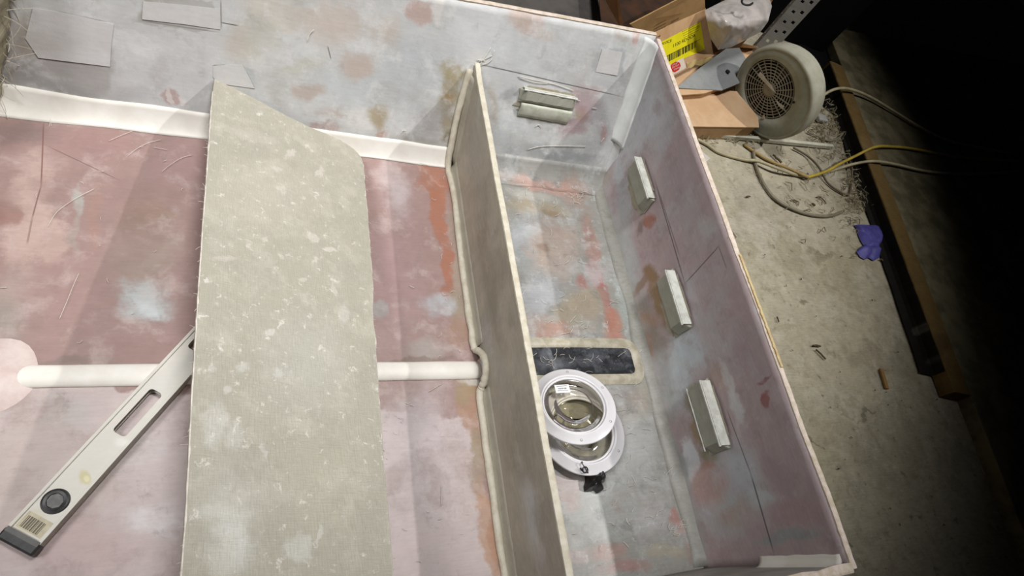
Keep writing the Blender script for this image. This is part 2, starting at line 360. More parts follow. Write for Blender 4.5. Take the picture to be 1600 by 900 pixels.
M_aft = painted('grey_glassed_bottom', (150, 148, 140), uv_floor, [
    (900, 700, 110, 130, 0, (170, 170, 166), .7, .6), (840, 268, 60, 12, 9, (160, 158, 152), .8, .5), (845, 290, 62, 12, 9, (190, 140, 124), .9, .5), (895, 300, 26, 22, 45, (176, 132, 112), .7, .5), (832, 308, 40, 8, 8, (182, 176, 164), .8, .4), (840, 325, 52, 12, 5, (164, 146, 116), .9, .5),
    (862, 335, 24, 6, 5, (144, 112, 66), .7, .5), (820, 370, 22, 40, 0, (168, 176, 184), .8, .6), (826, 400, 14, 28, 0, (146, 152, 152), .7, .6),
    (870, 385, 44, 46, 0, (178, 152, 136), .8, .5), (848, 390, 10, 8, 0, (128, 98, 76), .7, .6), (925, 380, 12, 52, -16, (168, 112, 96), .8, .4), (935, 430, 13, 26, -12, (174, 96, 92), .9, .4), (946, 470, 10, 44, -8, (170, 94, 88), .9, .4), (912, 444, 12, 12, 0, (168, 100, 92), .9, .5), (955, 500, 16, 28, 0, (182, 112, 86), .9, .4),
    (845, 460, 30, 40, 0, (166, 170, 178), .8, .6), (886, 420, 26, 26, 0, (172, 160, 152), .7, .6), (905, 480, 46, 26, -20, (166, 146, 116), .9, .5), (870, 512, 52, 15, 0, (178, 124, 102), .9, .5), (840, 500, 24, 18, 0, (160, 130, 112), .8, .5), (905, 505, 20, 20, 0, (158, 156, 140), .7, .6), (960, 525, 16, 14, 0, (186, 116, 98), .7, .5), (870, 533, 60, 8, 0, (160, 160, 150), .7, .5),
    (955, 330, 14, 60, -12, (164, 168, 164), .9, .5), (970, 440, 10, 90, -8, (158, 170, 164), .8, .5), (885, 262, 60, 10, 10, (164, 166, 164), .7, .6),
    (1005, 600, 16, 50, -8, (168, 160, 142), .8, .6), (1030, 660, 14, 70, -14, (138, 134, 122), .8, .6), (1060, 760, 14, 80, -16, (138, 138, 128), .8, .6),
    (985, 640, 22, 30, 0, (178, 168, 154), .7, .6), (950, 620, 30, 30, 0, (172, 174, 172), .7, .6), (985, 700, 50, 56, 0, (190, 192, 192), .7, .9), (960, 800, 60, 50, 0, (176, 180, 176), .7, .8), (900, 800, 30, 24, 0, (168, 172, 166), .7, .7), (1020, 800, 30, 46, -10, (182, 178, 178), .7, .7),
    (887, 768, 22, 34, 0, (190, 152, 142), .9, .6), (885, 745, 30, 10, 0, (176, 150, 146), .7, .6), (1050, 806, 12, 16, -20, (176, 112, 102), .95, .4), (1064, 824, 14, 10, 0, (190, 148, 142), .8, .4), (950, 862, 30, 14, 0, (180, 132, 122), .8, .6), (905, 870, 20, 14, 0, (184, 158, 154), .8, .6), (980, 888, 40, 12, 0, (172, 116, 110), .8, .6), (1040, 862, 40, 12, -10, (174, 160, 134), .7, .6), (1090, 850, 20, 30, 0, (164, 126, 114), .8, .6),
    (935, 760, 50, 40, 0, (182, 186, 184), .6, .8), (915, 600, 60, 12, 0, (160, 158, 148), .6, .6)],
    rough=.35, streak=.18, fleck=(.85, (214, 216, 216)), spec=.45, mott=((9, (186, 188, 188), .6, .48, .66), (6, (150, 122, 108), .5, .52, .68), (20, (116, 118, 112), .5, .52, .68), (38, (204, 206, 206), .5, .56, .70)))
M_seam = painted('olive_grey_seam', (144, 142, 132), uv_floor, [], rough=.45, streak=.2, fleck=(.5, (196, 196, 190)), mott=((12, (160, 158, 150), .6, .48, .66), (25, (112, 108, 94), .5, .5, .68)))
M_wall = painted('grey_faired_side', (191, 191, 190), uv_wall, [
    (110, 95, 190, 70, 0, (184, 180, 178), .7, .6), (250, 105, 90, 60, 0, (204, 204, 205), .8, .6), (440, 80, 60, 40, 0, (206, 206, 206), .7, .6), (640, 120, 80, 80, 0, (180, 186, 190), .8, .6), (540, 130, 60, 46, 0, (184, 190, 194), .8, .7),
    (430, 20, 60, 30, 0, (196, 186, 170), .8, .6), (375, 70, 34, 30, 0, (186, 172, 154), .7, .7), (410, 60, 30, 34, 0, (178, 172, 148), .5, .8), (520, 30, 60, 40, 0, (196, 176, 160), .8, .7), (560, 100, 36, 26, 0, (186, 162, 146), .9, .6), (480, 145, 24, 16, 0, (178, 156, 144), .9, .5), (470, 100, 40, 14, -20, (180, 178, 150), .5, .8),
    (600, 50, 26, 30, 0, (190, 170, 150), .6, .7), (652, 15, 28, 24, 0, (184, 148, 136), .95, .4), (686, 10, 12, 26, 0, (212, 206, 200), .8, .4), (500, 200, 36, 10, 8, (166, 134, 128), .9, .4), (520, 178, 20, 12, 0, (176, 158, 150), .8, .6), (560, 185, 26, 22, 0, (214, 212, 208), .9, .5), (592, 182, 18, 18, 0, (160, 134, 82), .85, .6), (596, 205, 12, 8, 0, (178, 128, 104), .9, .4), (650, 218, 60, 10, 8, (152, 146, 134), .7, .6),
    (705, 165, 20, 60, 4, (156, 138, 98), .95, .5), (712, 112, 28, 14, 0, (162, 144, 96), .9, .6), (700, 155, 10, 10, 0, (168, 128, 60), .8, .5), (705, 220, 18, 14, 0, (132, 120, 88), .9, .5), (672, 190, 20, 26, 0, (156, 150, 150), .7, .7),
    (755, 60, 60, 50, 0, (206, 209, 212), .8, .7), (850, 90, 90, 40, 5, (196, 200, 204), .7, .7), (822, 32, 28, 26, 30, (196, 166, 150), .95, .5), (845, 54, 30, 12, 10, (196, 176, 164), .8, .6), (900, 40, 60, 26, 10, (204, 206, 206), .7, .7),
    (975, 56, 18, 14, 10, (184, 174, 164), .9, .4), (992, 58, 7, 20, 0, (190, 134, 118), .95, .3), (970, 75, 24, 7, 10, (190, 198, 192), .9, .3), (972, 102, 30, 8, -45, (208, 210, 212), .8, .4), (950, 96, 22, 22, 8, (168, 172, 178), .95, .12, 1), (940, 124, 26, 5, 8, (200, 202, 204), .8, .4), (960, 130, 40, 14, 10, (176, 178, 180), .8, .5),
    (800, 210, 60, 40, 0, (184, 190, 192), .85, .6), (790, 150, 30, 30, 0, (190, 192, 194), .8, .6), (800, 142, 20, 12, -40, (152, 154, 156), .8, .6), (800, 165, 14, 14, -45, (148, 150, 148), .6, .6), (860, 185, 50, 10, 8, (136, 138, 128), .9, .5), (903, 176, 13, 13, 0, (150, 124, 60), .95, .5), (825, 175, 20, 12, 0, (146, 146, 136), .8, .6),
    (910, 160, 24, 26, -20, (166, 132, 138), .9, .5), (895, 195, 26, 14, -20, (166, 134, 138), .9, .5), (918, 140, 26, 10, 10, (180, 150, 150), .8, .5), (938, 190, 18, 34, -10, (156, 152, 154), .8, .6), (942, 205, 6, 20, 0, (168, 116, 112), .7, .5), (865, 240, 76, 18, 8, (140, 146, 148), .95, .5), (890, 265, 60, 12, 8, (158, 164, 166), .8, .6), (800, 252, 40, 8, 9, (180, 184, 186), .7, .6), (920, 225, 30, 14, 0, (160, 164, 164), .7, .6),
    (768, 165, 12, 40, 0, (166, 152, 130), .7, .6), (745, 90, 18, 16, 0, (210, 208, 200), .7, .7),
    (90, 88, 85, 52, 4, (164, 158, 155), .85, .10, 1), (60, 70, 50, 22, 4, (152, 144, 138), .6, .7), (275, 18, 58, 26, 6, (170, 166, 162), .9, .08, 1), (222, 12, 10, 20, 0, (158, 152, 134), .8, .5), (275, 70, 90, 8, 8, (196, 196, 194), .5, .6),
    (120, 135, 60, 14, 6, (152, 150, 150), .7, .7), (30, 120, 30, 36, 0, (150, 146, 142), .8, .6), (40, 50, 26, 40, 0, (146, 136, 116), .7, .7), (200, 145, 50, 16, 5, (174, 172, 172), .7, .6), (245, 110, 12, 26, 30, (180, 176, 178), .6, .6), (250, 130, 14, 12, 30, (172, 166, 168), .6, .6),
    (272, 150, 14, 14, -10, (178, 142, 136), .9, .3), (270, 150, 4, 14, -10, (214, 204, 198), .8, .3), (286, 155, 4, 10, -15, (214, 204, 198), .8, .3), (365, 118, 32, 14, 0, (172, 174, 174), .8, .15, 1), (392, 125, 8, 18, -25, (180, 184, 186), .8, .4)],
    rough=.5, streak=.13, fleck=(.35, (224, 226, 226)), spec=.3, gain=1.04, mott=((5, (168, 164, 158), .5, .50, .68), (11, (212, 213, 213), .6, .50, .66), (26, (158, 156, 152), .35, .54, .70)))
def line(x0, y0, x1, y1, wd, c, op=.9):
    return ((x0 + x1) / 2, (y0 + y1) / 2, math.hypot(x1 - x0, y1 - y0) / 2, wd, math.degrees(math.atan2(y1 - y0, x1 - x0)), c, op, .35, 2)
def add_lines(m, conv, lines):                 # pencil marks drawn on a surface
    t = m.node_tree; b = t.nodes['Principled BSDF']; src = b.inputs['Base Color'].links[0].from_socket
    uv = [n for n in t.nodes if n.bl_idname == 'ShaderNodeUVMap'][0].outputs[0]
    for st in lines:
        cx, cy, rx, ry, rot, c, op, soft, kind = st; ca, sa = math.cos(math.radians(rot)), math.sin(math.radians(rot))
        o = np.array(conv(cx, cy)); a = (np.array(conv(cx + rx * ca, cy + rx * sa)) - np.array(conv(cx - rx * ca, cy - rx * sa))) / 2
        bb = (np.array(conv(cx - ry * sa, cy + ry * ca)) - np.array(conv(cx + ry * sa, cy - ry * ca))) / 2; M = np.linalg.inv(np.array([a, bb]).T)
        g = t.nodes.new('ShaderNodeGroup'); g.node_tree = stain_group(); t.links.new(src, g.inputs[0]); t.links.new(uv, g.inputs[1])
        g.inputs[2].default_value = (M[0][0], M[0][1], 0); g.inputs[3].default_value = (M[1][0], M[1][1], 0); g.inputs[4].default_value = (o[0], o[1], 0)
        g.inputs[5].default_value = C4(c); g.inputs[6].default_value = soft; g.inputs[7].default_value = op; g.inputs[8].default_value = 1; g.inputs[9].default_value = .5
        src = g.outputs[0]
    t.links.new(src, b.inputs['Base Color'])
add_lines(M_bot, uv_floor, [line(68, 190, 64, 290, 1.3, (128, 96, 90)), line(64, 290, 50, 340, 1.3, (122, 92, 86), .8), line(50, 340, 42, 380, 1.8, (130, 104, 98), .6), line(75, 228, 185, 280, .8, (120, 92, 92), .7)])
add_lines(M_wall, uv_wall, [line(752, 101, 975, 152, .9, (92, 92, 92)), line(345, 35, 372, 40, .9, (90, 88, 84)), line(172, 40, 170, 110, 1.2, (150, 146, 144), .7), line(345, 0, 346, 45, 1.2, (128, 126, 122), .7), line(512, 72, 517, 92, .9, (110, 106, 100)), line(222, 33, 340, 50, 1.2, (138, 134, 130), .8), line(332, 102, 352, 101, 1.0, (120, 120, 118), .8), line(385, 112, 398, 138, 1.0, (138, 138, 138), .7), line(90, 18, 165, 34, 1.4, (136, 132, 126), .7)])
M_tr = painted('mauve_transom_skin', (178, 154, 156), uv_trans, [
    (1010, 180, 40, 60, 20, (198, 200, 206), .95, .6), (985, 210, 18, 70, 20, (196, 198, 202), .9, .6), (1045, 110, 10, 30, 20, (168, 146, 146), .7, .6), (1020, 130, 24, 30, 20, (190, 190, 194), .7, .7), (1035, 220, 14, 50, 20, (188, 186, 192), .8, .8),
    (948, 265, 14, 60, 12, (172, 160, 150), .9, .5), (975, 300, 12, 60, -8, (184, 190, 196), .9, .6), (985, 400, 14, 80, -12, (174, 180, 180), .8, .6), (970, 380, 8, 80, -12, (160, 164, 158), .8, .6), (1010, 500, 16, 60, -14, (158, 150, 138), .8, .6),
    (1060, 300, 30, 50, -20, (168, 152, 158), .7, .7), (1105, 355, 16, 24, -20, (186, 180, 182), .9, .5), (1015, 345, 10, 12, 0, (170, 104, 86), .95, .4), (1002, 352, 5, 14, 20, (126, 104, 92), .7, .6), (1018, 430, 12, 22, -10, (148, 110, 70), .95, .5), (1006, 445, 6, 18, 30, (146, 112, 88), .8, .5), (1032, 470, 14, 34, -16, (156, 124, 80), .95, .45), (1012, 500, 20, 16, 0, (182, 138, 108), .7, .6), (1047, 510, 12, 22, -10, (146, 112, 66), .9, .45), (1022, 540, 20, 20, 0, (170, 132, 110), .8, .6),
    (1085, 470, 12, 60, -24, (180, 174, 182), .7, .6), (1070, 540, 34, 44, -20, (190, 202, 210), .95, .6), (1060, 600, 24, 50, -15, (190, 202, 208), .9, .6), (1045, 590, 12, 70, -16, (160, 164, 158), .8, .6), (1110, 540, 24, 60, -22, (184, 174, 178), .7, .7), (1120, 590, 14, 30, -24, (178, 146, 134), .8, .6),
    (1150, 640, 10, 30, -24, (198, 196, 198), .9, .5), (1135, 600, 6, 50, -24, (204, 200, 202), .7, .5), (1085, 620, 16, 26, -15, (150, 144, 116), .9, .4), (1098, 680, 14, 30, -15, (156, 130, 96), .95, .4), (1108, 716, 14, 18, 0, (142, 132, 100), .95, .5), (1104, 732, 12, 8, 0, (160, 108, 84), .9, .5), (1082, 720, 11, 32, -8, (210, 212, 218), .95, .3),
    (1160, 740, 34, 70, -22, (184, 194, 200), .8, .7), (1130, 800, 30, 40, -20, (170, 186, 190), .8, .7), (1105, 760, 26, 40, -20, (182, 142, 134), .85, .6), (1150, 805, 36, 20, -20, (176, 146, 132), .8, .6), (1070, 740, 14, 70, -16, (150, 158, 156), .8, .6), (1090, 820, 20, 50, -20, (158, 158, 152), .8, .6),
    (1190, 780, 30, 16, -8, (188, 198, 202), .7, .7), (1215, 740, 24, 60, -24, (170, 140, 146), .7, .6), (1240, 800, 50, 24, -8, (178, 140, 146), .7, .6), (1230, 838, 60, 10, -5, (150, 160, 162), .8, .5), (1195, 628, 8, 14, 0, (156, 82, 80), .95, .3), (1192, 598, 14, 5, -30, (150, 84, 84), .9, .4), (1165, 560, 20, 40, -26, (168, 140, 150), .7, .7), (1225, 640, 9, 50, -26, (190, 172, 176), .5, .7)],
    rough=.42, streak=.15, fleck=(.3, (210, 208, 210)), spec=.35, opk=1.0, mott=((6, (178, 178, 184), .6, .50, .68), (11, (150, 120, 118), .45, .50, .68), (28, (196, 192, 196), .3, .56, .70)))
add_lines(M_tr, uv_trans, [line(1020, 278, 1068, 443, .9, (104, 92, 96)), line(1023, 285, 1060, 400, .8, (112, 100, 104), .7), line(1068, 443, 1122, 385, .9, (104, 90, 92)), line(1133, 639, 1171, 741, .9, (104, 98, 98), .8), line(1171, 741, 1206, 862, 1.2, (92, 92, 92)), line(1122, 385, 1135, 420, .9, (120, 104, 106), .7)])
M_bulk = painted('olive_glassed_ply', (176, 168, 148), uv_bulk, [
    (745, 250, 18, 110, -8, (160, 150, 136), .8, .6), (765, 430, 14, 110, -8, (146, 138, 118), .7, .6), (760, 530, 8, 46, 0, (178, 180, 180), .8, .6), (830, 800, 14, 70, -8, (196, 200, 200), .85, .8), (810, 700, 26, 60, -8, (150, 140, 118), .7, .6), (780, 600, 16, 60, -8, (172, 166, 152), .7, .7), (750, 150, 4, 50, 0, (190, 186, 178), .7, .6), (845, 870, 12, 26, 0, (190, 184, 178), .7, .7)],
    rough=.55, streak=.2, fleck=(.3, (206, 204, 196)), mott=((8, (150, 142, 122), .5, .48, .66), (18, (190, 186, 174), .4, .54, .7)))
M_cove = plain('pale_filler', (238, 235, 228), .45, .05, 12, .05, c2=(228, 223, 214), spec=.3)
M_fillet = plain('cream_resin_fillet', (214, 208, 192), .5, .08, 40, .25, c2=(196, 188, 168), spec=.3)
M_edge = plain('pinkish_sanded_edge', (222, 206, 196), .6, .1, 60, .4, c2=(196, 182, 160), spec=.3)
M_ply = plain('raw_ply_edge', (206, 186, 140), .7, .12, 60, .4, c2=(188, 160, 118), spec=.2)
M_outer = plain('outer_skin', (170, 168, 164), .6, .1, 5, .1)
wo0 = Vector((0, -1, WS)).normalized()
BX, BT = .470, .013                            # bulkhead: left face x, thickness
TX = .930                                      # transom inner face
def wtop(x): return .335 + .025 * min(1, max(-1, (x - .4) / .53))
def far_rimP(x): s = wtop(x) * math.sqrt(1 + WS * WS); return wallP(x, s)
# bottom panels
def bot(x0, x1): return MB().grid(lambda u, v: Vector((x0 + (x1 - x0) * u, -.026 + 1.036 * v, .0012 * noise.noise(Vector((u * 9 + x0, v * 11, 3))) - .0012)), 60, 60)
tag(bot(-.95, BX).build('hull_bottom', M_bot, boat, smooth=True, solid=.015), 'pink primed bottom skin forward of the bulkhead')
tag(bot(BX, TX + .012).build('hull_bottom', M_aft, boat, smooth=True, solid=.015), 'grey glassed bottom skin of the aft compartment')
# far side
zs = math.sqrt(1 + WS * WS)
MB().grid(lambda u, v: (lambda x: wallP(x, v * wtop(x) * zs) + Vector((0, .0015 * noise.noise(Vector((u * 14, v * 6, 8))), 0)))(-.95 + (TX + .95) * u), 90, 24,
          lambda u, v, p: (p.x, v * wtop(p.x) * zs)).build('side_panel', M_wall, boat, smooth=True, solid=.013)
# far gunwale edge: a rough strip following the sheer
def strip(pts, wdir, wid, th, jit, seed):
    pts = smooth_path(pts, 5); m = len(pts); b = MB(); q = []
    for i, p in enumerate(pts):
        j = jit * noise.noise(Vector((i * .9, seed, 0))); k = jit * noise.noise(Vector((i * .7, seed, 5)))
        wd = Vector(wdir)
        q.append([p - wd * (wid / 2 + j) - Z * th, p - wd * (wid / 2 + j) + Z * (th * .2), p - wd * wid * .25 + Z * th * .45, p + wd * wid * .25 + Z * th * .45, p + wd * (wid / 2 + k) + Z * (th * .2), p + wd * (wid / 2 + k) - Z * th])
    vs = [v for r in q for v in r]; fs = [(i * 6 + a, (i + 1) * 6 + a, (i + 1) * 6 + (a + 1) % 6, i * 6 + (a + 1) % 6) for i in range(m - 1) for a in range(6)]
    fs += [tuple(range(6)), tuple((m - 1) * 6 + a for a in range(5, -1, -1))]
    return b.add(vs, fs)
tag(strip([far_rimP(x) + Vector((0, .006, .002)) for x in np.linspace(-.9, .93, 14)], (0, 1, 0), .012, .005, .0015, 1).build('gunwale_edge', M_edge, boat, smooth=False), None)
# transom
ytr = lambda z: 1.0 + WS * z
TZ = .345
def ynear(z): return -.015 - .09 * z
MB().grid(lambda u, v: (lambda z: Vector((TX + .004 * math.sin(v * 3.1) - .02 * (1 - v) ** 6, ynear(z) + (ytr(z) + .004 - ynear(z)) * u, z)))(-.002 + (TZ + .012 * u) * v), 70, 24,
          lambda u, v, p: (p.y, p.z)).build('transom', M_tr, boat, smooth=True, solid=.014)
te = [Vector((TX + .008 + .003 * noise.noise(Vector((y * 8, 0, 0))), y, TZ + .001 + .010 * (y + .045) / 1.25)) for y in np.linspace(-.052, 1.195, 26)]
tag(strip(te[:13], (1, 0, 0), .012, .005, .0014, 4).build('gunwale_edge', M_edge, boat), None)
tag(strip(te[12:19], (1, 0, 0), .013, .005, .0014, 5).build('gunwale_edge', M_edge, boat), None)
tag(strip(te[18:], (1, 0, 0), .012, .005, .0012, 6).build('gunwale_edge', M_edge, boat), None)
tag(strip([Vector((TX + .0085, y, TZ + .0052 + .010 * (y + .045) / 1.25)) for y in np.linspace(.30, .55, 8)], (1, 0, 0), .006, .003, .002, 9).build('edge_wear', M_ply, boat), 'bare yellow wood showing along the transom edge')
# near side
M_near = plain('dull_grey_skin', (170, 166, 160), .5, .15, 12, .3)
def nearP(x, z): return Vector((x, ynear(z) - .004 * (TX - x), z))
MB().grid(lambda u, v: nearP(-.95 + (TX + .95) * u, TZ * v), 40, 8).build('side_panel', M_near, boat, smooth=True, solid=.013)
tag(strip([nearP(x, TZ) + Vector((0, -.004, .002)) for x in np.linspace(-.9, .93, 14)], (0, 1, 0), .016, .006, .003, 2).build('gunwale_edge', M_edge, boat), None)
# fillets in the corners of the transom
def corner_fillet(p0, p1, inx, iny, r):
    b = MB(); n = 8; p0, p1 = Vector(p0), Vector(p1); inx, iny = Vector(inx), Vector(iny)
    def f(u, v):
        p = p0.lerp(p1, u); th = math.pi / 2 * v; rr = r * (1 + .12 * noise.noise(Vector((u * 7, 0, 2))))
        return p + inx * rr * (1 - math.sin(th)) + iny * rr * (1 - math.cos(th))
    return b.grid(f, 24, n)
M_cove2 = plain('grey_white_filler', (226, 228, 226), .5, .05, 20, .1, c2=(214, 216, 214), spec=.3)
corner_fillet(wallP(TX - .002, .130), wallP(TX - .002, .405), (-1, 0, 0), (0, -1, .0), .031).build('corner_fillet', M_cove2, boat, smooth=True, solid=.006)
corner_fillet(nearP(TX - .002, .15), nearP(TX - .002, TZ - .012), (-1, 0, 0), (0, 1, .0), .018).build('corner_fillet', M_cove, boat, smooth=True, solid=.006)
# cove fillet along the far chine, forward of the bulkhead
def chine(u, v):
    x = -.95 + (BX - .012 + .95) * u; th = v; a = Vector((x, .975 + .006 * noise.noise(Vector((x * 6, 2, 0))) + .014 * min(1, max(0, (x + .5) / .9)), .0012)); c = wallP(x, .046 + .004 * noise.noise(Vector((x * 8, 6, 0)))) - Vector((0, .0015, 0)); m = Vector((x, 1.0, .004))
    return a * (1 - th) ** 2 + m * 2 * th * (1 - th) + c * th ** 2
MB().grid(chine, 90, 8).build('chine_fillet', M_cove, boat, smooth=True, solid=.004)
# half-round filler over the keel line
def keelf(u, v):
    x = -.95 + (BX - .006 + .95) * u; th = math.pi * v; r = .0205 + .0012 * noise.noise(Vector((x * 9, 0, 0)))
    return Vector((x, .437 - r * math.cos(th), -.001 + r * .55 * math.sin(th)))
MB().grid(keelf, 80, 10).build('keel_cover', M_cove, boat, smooth=True, solid=.004)
M_pk = plain('pinkish_filler', (222, 208, 202), .5, .12, 20, .3, c2=(206, 186, 180))
MB().grid(lambda u, v: (lambda r, a: Vector((-.372 + r * math.cos(a), .44 + r * 1.05 * math.sin(a), .020 * max(0, 1 - (r / .062) ** 1.6) - .001)))(.062 * u * (1 + .1 * noise.noise(Vector((math.cos(v * 6.28), math.sin(v * 6.28), 0)))), 2 * math.pi * v), 10, 28).build('filler_mound', M_pk, boat, smooth=True)
# bulkhead with a limber hole over the keel
def bulk_outline():
    zt = .222; pts = [(nearP(BX, 0).y + .002, .001)]
    for k in range(11):
        a = math.pi - math.pi * k / 10; pts.append((.437 + .03 * math.cos(a), .001 + .034 * math.sin(a)))
    pts += [(.998, .001), (1.0 + WS * .022, .022), (1.0 + WS * zt - .001, zt)]
    for y in np.linspace(1.08, 0, 40): pts.append((y, zt + .0014 * noise.noise(Vector((y * 20, 1, 0)))))
    pts.append((ynear(zt), zt)); return pts
bo = bulk_outline()
bulk = MB().prism([(BX, y, z) for y, z in bo], (BT, 0, 0))
bulk.uv = [(p[1], p[2]) for p in bulk.v]
bulk = bulk.build('bulkhead', M_bulk, boat)
strip([Vector((BX + BT / 2 + .0015 * noise.noise(Vector((y * 7, 3, 0))), y, .224 + (.006 if y > 1.1 else 0))) for y in np.linspace(1.122, -.03, 24)], (1, 0, 0), .0125, .004, .0009, 11).build('edge_strip', M_fillet, bulk)
def bead(pts, r, seed, name='fillet'):
    return MB().tube([p + Vector((0, 0, 0)) + Vector((.002 * noise.noise(Vector((i * .5, seed, 0))), 0, 0)) for i, p in enumerate(smooth_path(pts, 6))], lambda t: r * (1 + .22 * noise.noise(Vector((t * 22, seed, 0)))), 8).build(name, M_fillet, bulk, smooth=True)
fx = BX - .012
bead([wallP(fx + .004, .245) + Vector((0, -.004, 0)), wallP(fx - .004, .15) + Vector((0, -.006, 0)), wallP(fx - .004, .06) + Vector((0, -.008, .0)), Vector((fx - .002, .985, .004)), Vector((fx + .004, .90, .003)), Vector((fx, .72, .002)), Vector((fx, .55, .002)), Vector((fx, .482, .004))], .0082, 1)
bead([Vector((fx + .003, .482, .004)), Vector((fx + .006, .470, .022)), Vector((fx + .008, .450, .036)), Vector((fx + .008, .425, .036)), Vector((fx + .006, .404, .022)), Vector((fx + .003, .394, .006)), Vector((fx - .002, .375, .003)), Vector((fx - .002, .25, .002)), Vector((fx - .002, .1, .002)), Vector((fx, -.01, .003))], .0082, 2)
def bcove(u, v):                               # cove in the bulkhead's own colour between bead and ply
    y = -.01 + 1.0 * u; th = v; a = Vector((fx, y, .002)); c = Vector((BX - .001, y, .030)); m = Vector((BX - .002, y, .004))
    return a * (1 - th) ** 2 + m * 2 * th * (1 - th) + c * th ** 2
MB().grid(lambda u, v: wallP(fx + (BX - fx) * v, .02 + .22 * u) + Vector((0, -.003 - .03 * v * v, 0)), 14, 5, lambda u, v, p: (p.y, p.z)).build('cove', M_bulk, bulk, smooth=True, solid=.002)
for u0, u1 in ((0, .40), (.50, 1)):
    MB().grid(lambda u, v: bcove(u0 + (u1 - u0) * u, v), 40, 5, lambda u, v, p: (p.y, p.z)).build('cove', M_bulk, bulk, smooth=True, solid=.002)
# coved joints round the aft compartment
def arc(a, m, c, th): return a * (1 - th) ** 2 + m * 2 * th * (1 - th) + c * th ** 2
MB().grid(lambda u, v: (lambda y: arc(Vector((TX - .045 + .012 * noise.noise(Vector((y * 9, 0, 3))), y, -.0012)), Vector((TX - .006, y, .004)), Vector((TX - .001, y, .042)), v))(-.012 + 1.02 * u), 60, 7, lambda u, v, p: (p.x + p.z * .4, p.y)).build('cove', M_seam, boat, smooth=True, solid=.002)
MB().grid(lambda u, v: (lambda x: arc(Vector((x, .955 + .004 * noise.noise(Vector((x * 9, 0, 5))), -.0012)), Vector((x, 1.0, .004)), wallP(x, .05) - Vector((0, .0012, 0)), v))(BX + BT + (TX - BX - BT) * u), 30, 7, lambda u, v, p: (p.x, p.y)).build('cove', M_aft, boat, smooth=True, solid=.002)
MB().grid(lambda u, v: (lambda s: arc(wallP(TX - .016, s) - wo0 * .001, wallP(TX - .003, s) + wo0 * .003, wallP(TX - .001, s) + wo0 * .018, v))(.01 + .14 * u), 20, 7, lambda u, v, p: (p.x, p.z * zs)).build('cove', M_wall, boat, smooth=True, solid=.002)
# black slot over the keel in the aft compartment with its resin lip
M_black = painted('black_dusty_gelcoat', (38, 39, 44), uv_floor, [(850, 560, 10, 30, 20, (92, 96, 104), .8, .7), (870, 570, 14, 12, 0, (110, 114, 122), .7, .7), (930, 555, 14, 16, 30, (78, 82, 92), .7, .7), (905, 572, 30, 8, 0, (88, 92, 100), .6, .7), (862, 560, 4, 22, -10, (126, 130, 136), .6, .5), (960, 570, 12, 10, 0, (64, 68, 76), .7, .6)], rough=.3, fleck=(.9, (170, 176, 184)), streak=.5, warp=(.03, .015), mott=((12, (92, 96, 104), .8, .48, .66), (34, (134, 138, 144), .5, .54, .70)))
sy0, sy1, sx1 = .421, .489, .868
def slot_path(off):
    r = .014; pts = [(BX + BT, sy1 + off), (.7, sy1 + off + .001)]
    for k in range(7): a = math.pi / 2 * (1 - k / 6); pts.append((sx1 - r + (r + off) * math.cos(a), sy1 - r + (r + off) * math.sin(a)))
    for k in range(7): a = -math.pi / 2 * k / 6; pts.append((sx1 - r + (r + off) * math.cos(a), sy0 + r + (r + off) * math.sin(a)))
    pts += [(.7, sy0 - off), (BX + BT, sy0 - off)]; return pts
sp = slot_path(.002)
slot = MB().prism([(x, y, .0005) for x, y in sp], (0, 0, .0012)).build('keel_slot', M_black, boat)
tag(slot, 'black glossy strip over the keel in the aft compartment')
b = MB(); n = len(sp)
a0, a1, a2, a3 = slot_path(-.001), slot_path(.006), slot_path(.015), slot_path(.026)
hh = (.0018, .0065, .0055, .0002)
vs = []
for k, pp in enumerate((a0, a1, a2, a3)):
    for i, (x, y) in enumerate(pp):
        vs.append(Vector((x + .002 * noise.noise(Vector((i, k * .6, 3))), y + .0022 * noise.noise(Vector((i * 1.7, k * .8, 9))), hh[k])))
b.add(vs, [(k * n + i, k * n + i + 1, (k + 1) * n + i + 1, (k + 1) * n + i) for k in range(3) for i in range(n - 1)])
M_lip = plain('stained_resin_lip', (196, 190, 172), .45, .1, 40, .4, c2=(168, 160, 140))
b.build('slot_lip', M_lip, slot, smooth=True)
